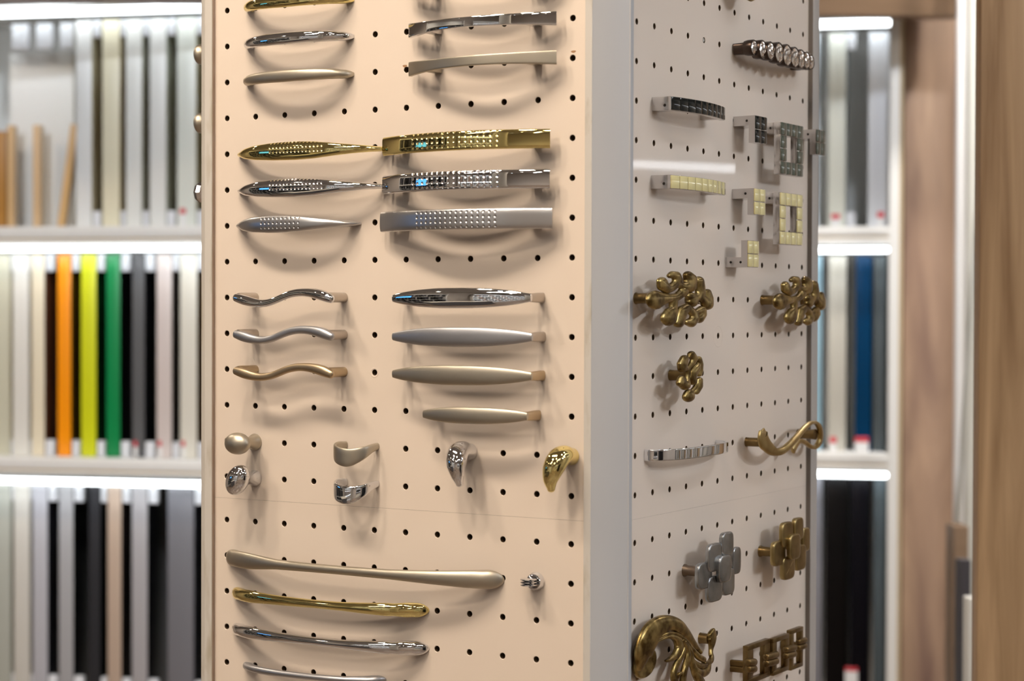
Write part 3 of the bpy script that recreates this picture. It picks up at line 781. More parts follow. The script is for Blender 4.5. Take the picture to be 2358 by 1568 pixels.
# ribbon pull
sR = 4.9125
def trace(pts, s, ox, oy, wdef=20):
    """(x, y, half width in image px, half thickness mm, w)"""
    out = []
    for k, q in enumerate(pts):
        x, y, h, th, w = q
        px, py = ox + x / s, oy + y / s; u, v = R(px, py, w)
        a = pts[max(k - 1, 0)]; b = pts[min(k + 1, len(pts) - 1)]
        dx, dy = b[0] - a[0], b[1] - a[1]; L = math.hypot(dx, dy) or 1
        nx, ny = -dy / L * h / s, dx / L * h / s
        ua, va = R(px + nx, py + ny, w); ub, vb = R(px - nx, py - ny, w)
        # true width across the path in the face plane
        t0 = R(px - dx / L, py - dy / L, w); t1 = R(px + dx / L, py + dy / L, w)
        T = Vector((t1[0] - t0[0], t1[1] - t0[1])).normalized(); D = Vector((ua - ub, va - vb)) / 2
        wd = abs(D.x * -T.y + D.y * T.x)
        out.append((u, v, w, wd, th))
    return out
def ribbon(P, N=90, n=2.6, cap=(1, 1), M=26, closed=False):
    """sweep lying in the face plane: width across the path, thickness along w"""
    Qs = crom(P, N); V = []; S2 = sup(M, n); Rr = []
    L = len(Qs)
    for i, q in enumerate(Qs):
        a, b = Vector(Qs[max(i - 1, 0)][:3]), Vector(Qs[min(i + 1, L - 1)][:3]); T = (b - a).normalized()
        S = Vector((-T.y, T.x, 0)); 
        S = S.normalized() if S.length > 1e-4 else Vector((0, 1, 0)); O = S.cross(T) * -1
        Rr.append([tuple(Vector(q[:3]) + S * (x * max(q[3], .05)) + O * (y * max(q[4], .05))) for x, y in S2])
    def capring(i, j, ln):
        p = Vector(Qs[i][:3]); T = (p - Vector(Qs[j][:3])).normalized(); out = []
        for k in range(1, 6):
            t = k / 5 * PI / 2; f = max(math.cos(t), .03)
            out.append([tuple(p + T * ln * math.sin(t) + (Vector(c) - p) * f) for c in Rr[i]])
        return out
    head = capring(0, 1, cap[0])[::-1] if cap[0] else []; tail = capring(L - 1, L - 2, cap[1]) if cap[1] else []
    return rings(head + Rr + tail)
I = Item(FR, 32.0 * 7, -32.0 * 11, 'ribbon_handle', 'dull gold handle shaped like a curling ribbon with a leaf tip', 'cabinet handle')
rp = [(1568, 272, 2, .5, 20), (1562, 325, 36, 1.6, 20), (1556, 385, 58, 2.2, 20), (1588, 450, 62, 2.6, 20), (1638, 508, 60, 2.8, 20), (1700, 542, 48, 2.8, 20), (1770, 530, 40, 2.8, 21), (1850, 470, 34, 2.8, 22), (1930, 385, 27, 2.8, 22),
      (2010, 290, 23, 2.6, 22), (2080, 225, 20, 2.4, 22), (2140, 210, 19, 2.4, 21), (2185, 250, 19, 2.4, 20), (2205, 330, 19, 2.4, 19), (2195, 420, 20, 2.4, 18), (2150, 488, 21, 2.4, 18), (2090, 480, 22, 2.4, 18), (2030, 435, 25, 2.3, 18), (1965, 420, 27, 2.2, 18), (1920, 470, 28, 2.2, 18), (1895, 525, 24, 2.0, 18)]
I.add('grip', ribbon(trace(rp, sR, 1440, 930), N=170, cap=(0, 1.6)), RIB)
ub, vb = R(1717, 1017.5, 0)
I.add('post', lathe([(.1, 0), (4.4, 0), (4.1, 1.5), (4.1, 18), (.1, 19)], ub + 1.5, vb, 24), ANT2)
ue, ve = R(1440 + 2125 / sR, 930 + 345 / sR, 16)
I.add('post', lathe([(.1, 0), (4.6, 0), (4.6, 14), (5.2, 18), (.1, 18.5)], ue + 1, ve, 24), ANT2)

# patchwork pulls of eight rounded plates
sQ = 3.844
def patch(plates, M, name, lb, post_px, MP):
    u0, v0 = R(*post_px, 0)
    I = Item(FR, u0, v0, name, lb, 'cabinet handle', 'pulls made of overlapping rounded plates')
    for x, y, wd, ht, w in plates:
        px, py = 1440 + x / sQ, 1160 + y / sQ
        u, v = R(px, py, w); uu = R(px + wd / 2 / sQ, py, w)[0] - R(px - wd / 2 / sQ, py, w)[0]; vv = R(px, py - ht / 2 / sQ, w)[1] - R(px, py + ht / 2 / sQ, w)[1]
        Q = []; N = 22
        # a softly pillowed rounded square
        S2 = sup(40, 4.2); Rr = []
        for f, z in ((.05, -2.6), (.9, -2.6), (.985, -2.1), (1.0, -1.2), (1.0, .6), (.985, 1.3), (.95, 1.75), (.88, 1.95), (.7, 2.0), (.4, 2.15), (.05, 2.2)):
            Rr.append([(u + a * f * uu / 2, v + b * f * vv / 2, w - 2.2 + z) for a, b in S2])
        I.add('plate', rings(Rr), M, angle=50)
    I.add('post', lathe([(.1, 0), (5.4, 0), (5.2, 1.5), (4.4, 3), (4.4, 17), (5.4, 19), (.1, 19.2)], u0, v0, 28), MP)
    uf, vf = R(1440 + plates[1][0] / sQ, 1160 + plates[1][1] / sQ, 21)
    I.add('post', lathe([(.1, 0), (5.2, 0), (4.4, 2), (4.4, 17), (.1, 17.6)], u0 + 64, v0, 28), MP)
    return I
PL = [(715, 636, 122, 236, 21), (806, 475, 116, 250, 23), (996, 503, 66, 240, 20), (806, 750, 124, 236, 22), (925, 690, 100, 236, 21), (917, 355, 96, 210, 24), (896, 575, 104, 240, 26.5), (880, 520, 60, 160, 21)]
patch([p for p in PL[:7]], PEW, 'plate_pull', 'pewter grey pull of overlapping rounded square plates', (1576, 1313), mat('pewter_post', (0.22, 0.17, 0.13), 1, .4))
PL2 = [(1372, 438, 104, 222, 21), (1446, 272, 96, 224, 23), (1610, 316, 60, 208, 20), (1456, 566, 104, 210, 22), (1562, 476, 90, 226, 21), (1546, 220, 76, 196, 24), (1512, 380, 90, 226, 26.5)]
patch(PL2, ANT3, 'plate_pull', 'antique brass pull of overlapping rounded square plates at the right edge', (1750, 1269), ANT2)

# acanthus scroll handle
sA = 9.333; oA = (1440, 1400)
I = Item(FR, *R(1490, 1500, 0), 'acanthus_handle', 'large antique brass acanthus scroll handle cut by the bottom edge', 'cabinet handle')
def tubeA(pts, **k): return ribbon(trace(pts, sA, *oA), **k)
main = [(290, 1330, 60, 1.6, 7), (330, 1130, 120, 3.0, 8), (390, 900, 185, 4.2, 9), (520, 620, 215, 5.0, 10), (720, 410, 205, 5.0, 11), (930, 325, 175, 5.0, 12), (1130, 400, 150, 4.6, 13), (1280, 560, 118, 4.2, 13), (1420, 740, 80, 3.4, 13), (1530, 870, 50, 2.6, 13), (1605, 950, 36, 2.4, 14)]
I.add('scroll', tubeA(main, N=110, n=2.2, cap=(1, 1.5), M=36), ANT)
ue_, ve_ = R(1440 + 432 / sA, 1400 + 1175 / sA, 6); ra_ = R(1440 + (432 + 222) / sA, 1400 + 1175 / sA, 6)[0] - ue_; rb_ = ve_ - R(1440 + 432 / sA, 1400 + (1175 + 325) / sA, 6)[1]
V, Fc = lathe([(.02, 2.5), (.8, 2.5), (.97, 3.4), (1, 5), (.98, 6.6), (.93, 7.4), (.85, 7.2), (.6, 6.6), (.3, 6.2), (.02, 6.1)], 0, 0, 48)
I.add('scroll_eye', ([(ue_ + a * ra_ + b * 2.5, ve_ + b * rb_, c) for a, b, c in V], Fc), ANT, angle=60)
backA = [(300, 1440, 90, 1.4, 2), (230, 1180, 60, 1.6, 2.5), (250, 900, 60, 1.6, 3), (360, 620, 60, 1.6, 4), (560, 380, 60, 1.6, 6), (800, 240, 60, 1.6, 8), (1000, 210, 40, 1.4, 9)]
I.add('back_rim', tubeA(backA, N=60, cap=(1, 1)), ANT2)
stemsA = [
    [(740, 620, 20, 1.0, 14), (900, 545, 30, 1.5, 15), (1040, 540, 32, 1.6, 15), (1180, 600, 34, 1.8, 15), (1320, 740, 40, 2.0, 15), (1440, 900, 46, 2.2, 15), (1560, 1040, 60, 2.6, 16), (1680, 1110, 62, 2.6, 16)],
    [(700, 680, 16, 1.0, 14), (880, 590, 26, 1.4, 14), (1020, 590, 28, 1.6, 15), (1150, 660, 32, 1.8, 15), (1270, 800, 36, 2.0, 15), (1360, 980, 46, 2.4, 15), (1450, 1160, 60, 2.6, 15), (1600, 1250, 66, 2.6, 15), (1720, 1230, 60, 2.4, 14)],
    [(640, 740, 20, 1.4, 13), (800, 650, 34, 2.2, 13), (960, 612, 50, 2.6, 14), (1080, 660, 74, 3.0, 14), (1150, 780, 86, 3.2, 14), (1130, 920, 80, 3.0, 14), (1040, 1040, 62, 2.6, 14), (930, 1115, 40, 2.2, 14), (880, 1135, 26, 2.0, 14)],
    [(1210, 700, 24, 1.4, 15), (1260, 820, 30, 1.6, 15), (1240, 960, 44, 2.0, 15), (1150, 1120, 52, 2.2, 14), (1070, 1280, 52, 2.2, 14), (1040, 1450, 56, 2.2, 14), (1080, 1640, 66, 2.4, 14)],
    [(1230, 690, 22, 1.4, 16), (1330, 880, 34, 1.8, 16), (1340, 1060, 46, 2.2, 16), (1290, 1240, 50, 2.4, 15), (1250, 1420, 50, 2.4, 15), (1230, 1640, 50, 2.4, 15)],
    [(1280, 720, 20, 1.4, 16), (1400, 940, 36, 1.8, 16), (1430, 1140, 46, 2.2, 16), (1480, 1340, 60, 2.6, 16), (1560, 1500, 80, 3.0, 16), (1640, 1640, 90, 3.0, 15)],
    [(1400, 1160, 50, 2.2, 15), (1500, 1340, 76, 3.0, 16), (1640, 1400, 96, 3.2, 15), (1760, 1330, 66, 2.6, 14), (1800, 1200, 40, 2.0, 12)],
    [(1110, 1500, 30, 1.4, 15), (1150, 1420, 30, 1.6, 16), (1210, 1390, 20, 1.4, 16)]]
for sA_ in stemsA: I.add('leaf', tubeA(sA_, N=60, n=2.2, cap=(.8, 1.4), M=20), ANT)
tail = [(1680, 1190, 50, 2.2, 14), (1800, 1165, 44, 2.2, 13), (1850, 1080, 40, 2.0, 11), (1835, 960, 32, 1.8, 9.5), (1840, 860, 36, 1.8, 9), (1855, 740, 66, 2.2, 9), (1860, 620, 84, 2.4, 9), (1845, 520, 76, 2.2, 9)]
I.add('tail', tubeA(tail, N=60, n=2.4, cap=(1, 2.2), M=24), ANT)
ut, vt = R(1440 + 1600 / sA, 1400 + 650 / sA, 0)
I.add('post', lathe([(.1, 0), (5.0, 0), (4.6, 1.5), (4.4, 8), (.1, 8.5)], ut + 1, vt, 24), ANT2)
ut, vt = R(1440 + 330 / sA, 1400 + 1180 / sA, 5)
I.add('post', lathe([(.1, 0), (6.0, 0), (6, 4.5), (.1, 4.6)], ut + 6, vt, 24), ANT2)

# fretwork handle
I = Item(FR, *R(1700, 1530, 0), 'fretwork_handle', 'dull gold handle of three open squares joined by double bars, cut by the bottom edge', 'cabinet handle')
def frame4(x0, x1, yt0, yt1, yb0, yb1, bx, by, w, th, name='square_frame'):
    """outer corners in the image (left x, right x, top y left/right, bottom y left/right), bar widths in image px"""
    c = lambda x, y: R(1440 + x / sQ, 1160 + y / sQ, w)
    TL, TR, BL, BR = c(x0, yt0), c(x1, yt1), c(x0, yb0), c(x1, yb1)
    uL_, uR_ = TL[0], TR[0]; vT_, vB_ = (TL[1] + TR[1]) / 2, (BL[1] + BR[1]) / 2
    bu = c(x0 + bx, yt0)[0] - TL[0]; bv = TL[1] - c(x0, yt0 + by)[1]
    B = lambda a, b, d, e: rbox(((a + b) / 2, (d + e) / 2, w - th / 2), (b - a, e - d, th), .45)
    I.add(name, join(B(uL_, uR_, vT_ - bv, vT_), B(uL_, uR_, vB_, vB_ + bv), B(uL_, uL_ + bu, vB_ + bv - .2, vT_ - bv + .2), B(uR_ - bu, uR_, vB_ + bv - .2, vT_ - bv + .2)), ANT2)
    return uL_, uR_, vT_, vB_
f1 = frame4(1085, 1283, 1248, 1203, 1590, 1540, 50, 44, 21, 5)
f2 = frame4(1312, 1452, 1190, 1152, 1525, 1468, 32, 40, 23, 5)
f3 = frame4(1470, 1577, 1124, 1082, 1475, 1436, 24, 36, 21, 5)
def bars(x0, x1, ys, w, r=2.6, back=None, w2=None):
    for y in ys:
        a = R(1440 + x0 / sQ, 1160 + y[0] / sQ, w); b = R(1440 + x1 / sQ, 1160 + y[1] / sQ, w2 or w)
        I.add('clasp_bar', sweep([(a[0], a[1], w, r, r), ((a[0] + b[0]) / 2, (a[1] + b[1]) / 2, (w + (w2 or w)) / 2 + .3, r * 1.08, r * 1.08), (b[0], b[1], w2 or w, r, r)], N=14, n=2.2, cap=(1.4, 1.4)), ANT2)
bars(1085, 1140, [(1405, 1400), (1465, 1460)], 22.5, 3.3)
bars(1245, 1335, [(1358, 1332), (1415, 1392)], 24, 3.1)
bars(1420, 1495, [(1292, 1272), (1348, 1328)], 24, 2.9)
bars(1530, 1590, [(1222, 1205), (1272, 1256)], 20, 2.6)
pb_, pv_ = R(1440 + 925 / sQ, 1160 + 1410 / sQ, 0)
qv_ = R(1440 + 925 / sQ, 1160 + 1462 / sQ, 0)[1]
for vv_ in (pv_, qv_):
    I.add('post', sweep([(pb_ + 3, vv_, 0, 2.9, 2.9), (pb_ + 3, vv_, 12, 2.9, 2.9), (pb_ + 3.5, vv_, 21, 3.0, 2.9)], N=8, n=3.5), ANT2)
# far clasp and post near the board's end
I.add('post', rbox((f3[1] - 4, (f3[2] + f3[3]) / 2, 9), (5, 8, 18), 1.0), ANT2)
# ================================================================== background sample shelves
WHT = mat('white_melamine', (0.80, 0.80, 0.78), 0, 0.45)
EDGB = mat('beige_board_edge', (0.55, 0.44, 0.28), 0, 0.6)
LED = mat('led_strip', (1, 1, 1), 0, 0.5, emit=(0.90, 0.96, 1.0), estr=4.6)
CLIP = mat('pale_clip', (0.72, 0.74, 0.78), 0, 0.4)
REDL = mat('red_print', (0.62, 0.05, 0.07), 0, 0.5)
LABW = mat('label_paper', (0.8, 0.8, 0.8), 0, 0.6)
_mc = {}
def cm(name, c, rough=0.35):
    k = (name, c)
    if k not in _mc: _mc[k] = mat(name, c, 0, rough, spec=.15 if max(c) < .14 and name != 'cream_front' else None)
    return _mc[k]
CA = math.radians(-12)
pL_ = at(463, 712, 3.40); pR_ = at(1880, 712, 3.60)
FCL = Face(pL_.x, pL_.y, pL_.z - CZ, CA); FCR = Face(pR_.x, pR_.y, pR_.z - CZ, CA)
def box6(u0, u1, v0, v1, w0, w1, bev=0.6): return rbox(((u0 + u1) / 2, (v0 + v1) / 2, (w0 + w1) / 2), (u1 - u0, v1 - v0, w1 - w0), bev)
def unit(face, x0, x1, ys, label, leds, bottom_v, top_v, ledx=None):
    """ys: rows of (shelf top y, joint y, shelf bottom y); leds: (y0, y1) centre rows measured at the reference column"""
    xr = (463 if face is FCL else 1880)
    uA = face.uv(x0, 712)[0]; uB = face.uv(x1, 712)[0]
    I = Item(face, (uA + uB) / 2, bottom_v, 'sample_shelf_unit', label, 'shelf unit')
    vy = lambda y, w=0: face.uv(xr, y, w)[1]
    D = 240
    I.add('back_panel', box6(uA, uB, bottom_v, top_v, -D - 12, -D), WHT)
    for a, b in ((uA - 18, uA), (uB, uB + 18)): I.add('side_panel', box6(a, b, bottom_v, top_v, -D - 12, 0), WHT)
    for t, j, b in ys:
        I.add('shelf', box6(uA, uB, vy(j - 1), vy(t), -D, 0), WHT)
        I.add('shelf_edge', box6(uA, uB, vy(j + 4), vy(j - 1), -D, -1.5), EDGB)
        I.add('shelf', box6(uA, uB, vy(b), vy(j + 4), -D, 0), WHT)
    for a, b in leds:
        u0_, u1_ = (uA + 4, uB - 4) if ledx is None else (uA + 4, face.uv(ledx, 712)[0])
        I.add('led_strip', box6(u0_, u1_, vy(b - 3.5), vy(a + 3.5), -16, -3, 3), LED)
    I.add('top_panel', box6(uA - 18, uB + 18, top_v, top_v + 30, -D - 12, 0), WHT)
    I.add('base_panel', box6(uA, uB, bottom_v, bottom_v + 120, -D, -20), WHT)
    for v in (-870,): I.add('shelf', box6(uA, uB, v, v + 20, -D, 0), WHT)
    return I, uA, uB
zb = -1500 + 0
bottom = -(FCL.o.z) * 1000
UL_, _, _ = unit(FCL, -230, 640, [(519, 547, 560), (1062, 1088, 1099)], 'white sample shelf unit on the left, lit by strips under each shelf', [(4, 27), (560.5, 580), (1107.5, 1127)], bottom, FCL.uv(463, 0)[1])
UR_, _, _ = unit(FCR, 1700, 2046, [(522, 544, 563), (1042, 1066, 1080)], 'white sample shelf unit on the right, lit by strips under each shelf', [(43, 66), (566, 585), (1083, 1102)], bottom, FCR.uv(1880, 30)[1], 2052 - 6)
for xa, xb in ((27, 65), (83, 120), (138, 170)):
    ua, ub = FCL.uv(xa, 712, -60)[0], FCL.uv(xb, 712, -60)[0]; va, vb_ = FCL.uv(463, 30, 0)[1], FCL.uv(463, 92, 0)[1]
    UL_.add('hanging_clip', box6(ua, ub, vb_, va, -75, -60, 2), CLIP)
UL_.add('white_backing', box6(FCL.uv(24, 712, -95)[0], FCL.uv(172, 712, -95)[0], FCL.uv(463, 518, 0)[1], FCL.uv(463, 96, 0)[1], -100, -92, 1), WHT)
I = UR_
uE = FCR.uv(2046, 712)[0] + 18
I.add('frame_edge', box6(uE - 1, uE + 6, bottom, FCR.uv(1880, 30)[1], -200, -1), EDGB)

XS = []
def gapw(a, b):
    nx = [x for x in XS if x > b]
    return min(24, (min(nx) - b) * .86 if nx else 24)
def panel(face, x0, x1, y0, y1, ce, cf, label, group, clips=True, lean=0, depth=110, red=None, w0=-45, cat='sample panel', name='sample_board', clipw=24):
    xr = (x0 + x1) / 2
    xr_ = 463 if face is FCL else 1880
    vt = face.uv(xr_, y0, 0)[1]; vb = face.uv(xr_, y1, 0)[1] + .3
    u0 = face.uv(x0, (y0 + y1) / 2, w0)[0]; u1 = face.uv(x1, (y0 + y1) / 2, w0)[0]
    I = Item(face, (u0 + u1) / 2, vb, name, label, cat, group)
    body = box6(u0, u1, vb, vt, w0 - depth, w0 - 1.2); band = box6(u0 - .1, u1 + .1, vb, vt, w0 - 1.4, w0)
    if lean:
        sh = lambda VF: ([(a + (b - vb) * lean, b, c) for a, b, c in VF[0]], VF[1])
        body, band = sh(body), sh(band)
    I.add('panel_body', body, cm('sample_face_gap_tone', cf)); I.add('edge_band', band, cm('sample_edge', ce))  # dark body colours carry the shade of the gaps between panels
    if clips:
        cw = clipw / F * 3400
        I.add('clip', box6(u1 + 1, u1 + cw, vt - 30, vt + 1, w0 - 14, w0 - 2, 1.5), CLIP)
        I.add('clip', box6(u1 + 1, u1 + cw, vb, vb + 28, w0 - 14, w0 - 2, 1.5), CLIP)
    if red:
        ra, rb, rc, rd = red
        ua, va = face.uv(ra, rc, w0); ub, vbb = face.uv(rb, rd, w0)
        lbm = I.add('label', box6(ua, ub, vb, va, w0 + .1, w0 + .7, .2), LABW)
        I.add('red_mark', box6(ua, ub, vbb, va, w0 + .1, w0 + 1.1, .2), REDL, lbm)
    return I
g1, g2, g3 = 'white and cream sample panels in the top left bay', 'coloured sample panels in the middle left bay', 'grey and black sample panels in the bottom left bay'
OL = (0.55, 0.50, 0.34)
T1, B1 = 30, 519
panel(FCL, -40, 13, 288, B1, (.42, .20, .04), (.3, .14, .03), 'dark wood short sample at the far left of the top left bay', 'short wooden samples', False, depth=16, name='wood_sample', cat='wood sample')
panel(FCL, 17, 31, 275, B1, (.66, .44, .22), (.55, .38, .2), 'tan upright short wood sample beside the dark one', 'short wooden samples', False, depth=16, name='wood_sample', cat='wood sample')
panel(FCL, 76, 92, 275, B1, (.68, .47, .26), (.6, .45, .28), 'tan thin wood sample standing alone in the top left bay', 'short wooden samples', False, depth=16, name='wood_sample', cat='wood sample')
panel(FCL, 131, 147, 275, B1, (.70, .45, .2), (.45, .3, .15), 'tan wood sample leaning to the right in the top left bay', 'short wooden samples', False, lean=.145, depth=16, name='wood_sample', cat='wood sample')
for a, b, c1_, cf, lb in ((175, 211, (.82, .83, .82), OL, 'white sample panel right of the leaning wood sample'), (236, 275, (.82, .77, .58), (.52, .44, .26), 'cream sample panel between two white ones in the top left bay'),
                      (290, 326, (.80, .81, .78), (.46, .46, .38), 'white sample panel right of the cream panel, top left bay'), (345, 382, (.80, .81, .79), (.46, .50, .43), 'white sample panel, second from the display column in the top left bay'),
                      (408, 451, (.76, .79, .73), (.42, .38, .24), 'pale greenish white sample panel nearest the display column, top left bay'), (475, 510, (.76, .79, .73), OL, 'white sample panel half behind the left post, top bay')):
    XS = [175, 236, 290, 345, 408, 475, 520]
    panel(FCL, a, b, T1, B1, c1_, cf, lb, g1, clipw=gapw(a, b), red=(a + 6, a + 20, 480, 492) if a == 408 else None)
T2, B2 = 583, 1061.5
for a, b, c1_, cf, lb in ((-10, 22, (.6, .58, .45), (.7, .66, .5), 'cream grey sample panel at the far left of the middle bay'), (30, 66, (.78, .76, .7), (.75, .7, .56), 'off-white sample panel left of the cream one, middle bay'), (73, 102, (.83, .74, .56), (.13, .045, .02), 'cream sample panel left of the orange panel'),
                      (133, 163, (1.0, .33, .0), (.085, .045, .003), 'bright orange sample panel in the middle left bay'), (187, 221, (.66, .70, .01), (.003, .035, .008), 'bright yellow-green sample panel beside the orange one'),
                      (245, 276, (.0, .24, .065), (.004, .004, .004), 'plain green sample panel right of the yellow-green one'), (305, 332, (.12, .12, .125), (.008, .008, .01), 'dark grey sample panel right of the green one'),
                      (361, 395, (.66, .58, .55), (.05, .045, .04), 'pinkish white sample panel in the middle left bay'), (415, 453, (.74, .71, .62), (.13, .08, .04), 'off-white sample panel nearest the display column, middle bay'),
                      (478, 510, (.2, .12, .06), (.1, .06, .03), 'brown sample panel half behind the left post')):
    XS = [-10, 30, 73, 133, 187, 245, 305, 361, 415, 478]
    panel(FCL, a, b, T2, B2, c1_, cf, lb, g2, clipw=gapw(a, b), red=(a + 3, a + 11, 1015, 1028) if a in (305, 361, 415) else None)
T3, B3 = 1129, 1620
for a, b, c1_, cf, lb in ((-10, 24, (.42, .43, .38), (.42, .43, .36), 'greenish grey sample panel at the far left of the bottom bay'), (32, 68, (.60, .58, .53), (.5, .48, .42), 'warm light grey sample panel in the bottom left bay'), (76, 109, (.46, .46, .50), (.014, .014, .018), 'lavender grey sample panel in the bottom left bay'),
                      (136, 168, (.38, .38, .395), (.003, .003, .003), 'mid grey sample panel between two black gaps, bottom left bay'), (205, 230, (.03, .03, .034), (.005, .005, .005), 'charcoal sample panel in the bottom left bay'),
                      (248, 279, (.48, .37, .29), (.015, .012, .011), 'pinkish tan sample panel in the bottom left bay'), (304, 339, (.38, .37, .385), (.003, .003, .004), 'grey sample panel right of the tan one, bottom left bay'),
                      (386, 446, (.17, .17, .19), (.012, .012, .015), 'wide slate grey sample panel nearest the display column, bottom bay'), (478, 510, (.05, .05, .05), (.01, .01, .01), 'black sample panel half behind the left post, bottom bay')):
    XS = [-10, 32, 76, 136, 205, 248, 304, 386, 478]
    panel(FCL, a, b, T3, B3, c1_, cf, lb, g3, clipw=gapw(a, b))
gr1, gr2, gr3 = 'sample panels in the top right bay', 'sample panels in the middle right bay', 'sample panels in the bottom right bay'
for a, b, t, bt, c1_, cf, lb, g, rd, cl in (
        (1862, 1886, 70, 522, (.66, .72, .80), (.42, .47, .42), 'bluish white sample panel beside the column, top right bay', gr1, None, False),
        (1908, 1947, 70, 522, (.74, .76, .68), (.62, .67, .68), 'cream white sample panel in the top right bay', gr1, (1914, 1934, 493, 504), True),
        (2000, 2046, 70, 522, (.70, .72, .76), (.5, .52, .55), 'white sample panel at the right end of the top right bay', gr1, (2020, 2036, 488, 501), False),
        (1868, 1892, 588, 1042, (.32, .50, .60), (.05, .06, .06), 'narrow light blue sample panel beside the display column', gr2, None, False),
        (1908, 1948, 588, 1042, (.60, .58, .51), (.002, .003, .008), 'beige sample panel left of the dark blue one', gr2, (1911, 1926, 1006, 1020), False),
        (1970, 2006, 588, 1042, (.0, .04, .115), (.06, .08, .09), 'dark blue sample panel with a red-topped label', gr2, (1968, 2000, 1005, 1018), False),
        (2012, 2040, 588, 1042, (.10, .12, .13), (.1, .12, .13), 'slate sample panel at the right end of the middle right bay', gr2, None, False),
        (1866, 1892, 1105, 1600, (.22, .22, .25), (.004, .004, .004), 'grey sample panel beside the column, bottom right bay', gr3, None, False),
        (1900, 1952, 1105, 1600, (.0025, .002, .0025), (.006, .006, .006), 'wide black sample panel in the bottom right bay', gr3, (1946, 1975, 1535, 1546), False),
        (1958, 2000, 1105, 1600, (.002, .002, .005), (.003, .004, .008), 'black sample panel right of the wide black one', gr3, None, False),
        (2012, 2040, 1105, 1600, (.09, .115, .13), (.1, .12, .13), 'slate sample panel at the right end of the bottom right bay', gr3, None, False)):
    panel(FCR, a, b, t, bt, c1_, cf, lb, g, clips=cl, red=rd)

H = 3.0
# ---- wood and white panels on the right
def wood(name, dark, light, sc_, stretch, rough=.45, dist=1.5, lo=.3, hi=.72):
    M = mat(name, light, 0, rough)
    nz, mp = noise_color(M, dark, light, sc_, 6, lo, hi, stretch, dist); return M
WOODF = wood('walnut_laminate', (0.22, 0.125, 0.055), (0.47, 0.31, 0.17), 34, (1, 1, .05), .42, .7, .36, .64)
WOODC = wood('brown_wood', (0.20, 0.125, 0.10), (0.52, 0.36, 0.25), 13, (1, 1, .14), .4, .8, .3, .66)
WOODH = wood('soffit_wood', (0.16, 0.10, 0.055), (0.22, 0.14, 0.085), 20, (.1, 1, 1))
def wbox(x0, x1, y0, y1, Y, depth, name, M, label=None, cat=None, kind=None, group=None, floor=False, skew=(0, 0), ztop=None):
    """upright slab whose front face is at distance Y; x in image columns taken at Y"""
    A = at(x0, 712, Y); B = at(x1, 712, Y)
    z1 = at((x0 + x1) / 2, y0, Y).z if ztop is None else ztop; z0 = 0.0 if floor else at((x0 + x1) / 2, y1, Y).z
    cx, cz = (A.x + B.x) / 2, z0
    V = [(x - cx, y - Y, z - z0) for x, y, z in ((A.x, Y, z0), (B.x, Y, z0), (B.x, Y + depth, z0), (A.x, Y + depth, z0), (A.x + skew[0], Y, z1), (B.x + skew[1], Y, z1), (B.x + skew[1], Y + depth, z1), (A.x + skew[0], Y + depth, z1))]
    Fc = [(0, 1, 2, 3), (4, 5, 6, 7), (0, 1, 5, 4), (1, 2, 6, 5), (2, 3, 7, 6), (3, 0, 4, 7)]
    bm = bmesh.new(); vs = [bm.verts.new(v) for v in V]
    for f in Fc: bm.faces.new([vs[k] for k in f])
    bmesh.ops.recalc_face_normals(bm, faces=bm.faces)
    bmesh.ops.bevel(bm, geom=list(bm.edges), offset=.0015, segments=2, profile=.5, affect='EDGES')
    o = bm_obj(name, bm, M); o.location = (cx, Y, z0)
    return tag(o, label, cat, group, kind)
wbox(2255, 2405, 0, 0, 2.02, .025, 'walnut_board', WOODF, 'tall walnut board standing at the right edge of the photo', 'wood panel', floor=True, ztop=2.35)
wbox(2081, 2204, 0, 0, 3.62, .30, 'pillar', WOODC, 'brown wood pillar right of the right-hand shelf unit', 'pillar', floor=True, ztop=H)
sof = wbox(1700, 2203, -300, 36, 3.47, .045, 'soffit', WOODH, ztop=H, label='brown wood soffit above the right-hand shelf unit', cat='soffit')
wbox(-230, 640, -300, 2, 3.27, .045, 'soffit', cm('mauve_soffit', (.26, .205, .18)), ztop=H, label= 'mauve brown soffit above the left-hand shelf unit', cat='soffit')
WD = cm('white_door', (.80, .80, .80)); WD2 = cm('ivory_door', (.62, .61, .55))
g = 'white door samples between the pillar and the walnut board'
wbox(2203, 2232, -40, 1210, 3.40, .02, 'display_door', WD, 'white narrow door sample beside the wood pillar', 'door sample', floor=True, ztop=2.3, group=g)
wbox(2228, 2262, -40, 1210, 3.30, .02, 'display_door', WD2, 'ivory door sample partly behind the walnut board', 'door sample', floor=True, ztop=2.3, group=g)
wbox(2206, 2214, 330, 1204, 3.2, .015, 'white_batten', cm('grey_batten', (.55, .55, .50)), 'thin slanting grey batten leaning on the white door samples', 'batten', skew=(.036, .036), group=None)
wbox(2200, 2234, 1212, 0, 3.17, .06, 'cabinet', WOODH, 'low brown wood cabinet at the foot of the wood pillar', 'cabinet', floor=True)
wbox(2213, 2240, 1290, 0, 2.95, .03, 'dark_board', cm('dark_board', (.055, .05, .055)), 'dark grey board standing in front of the low cabinet', 'board', floor=True)
wbox(2233, 2262, 1378, 0, 2.75, .03, 'white_post', cm('ivory_post', (.74, .72, .66)), 'ivory post with a rounded top beside the walnut board', 'post', floor=True)

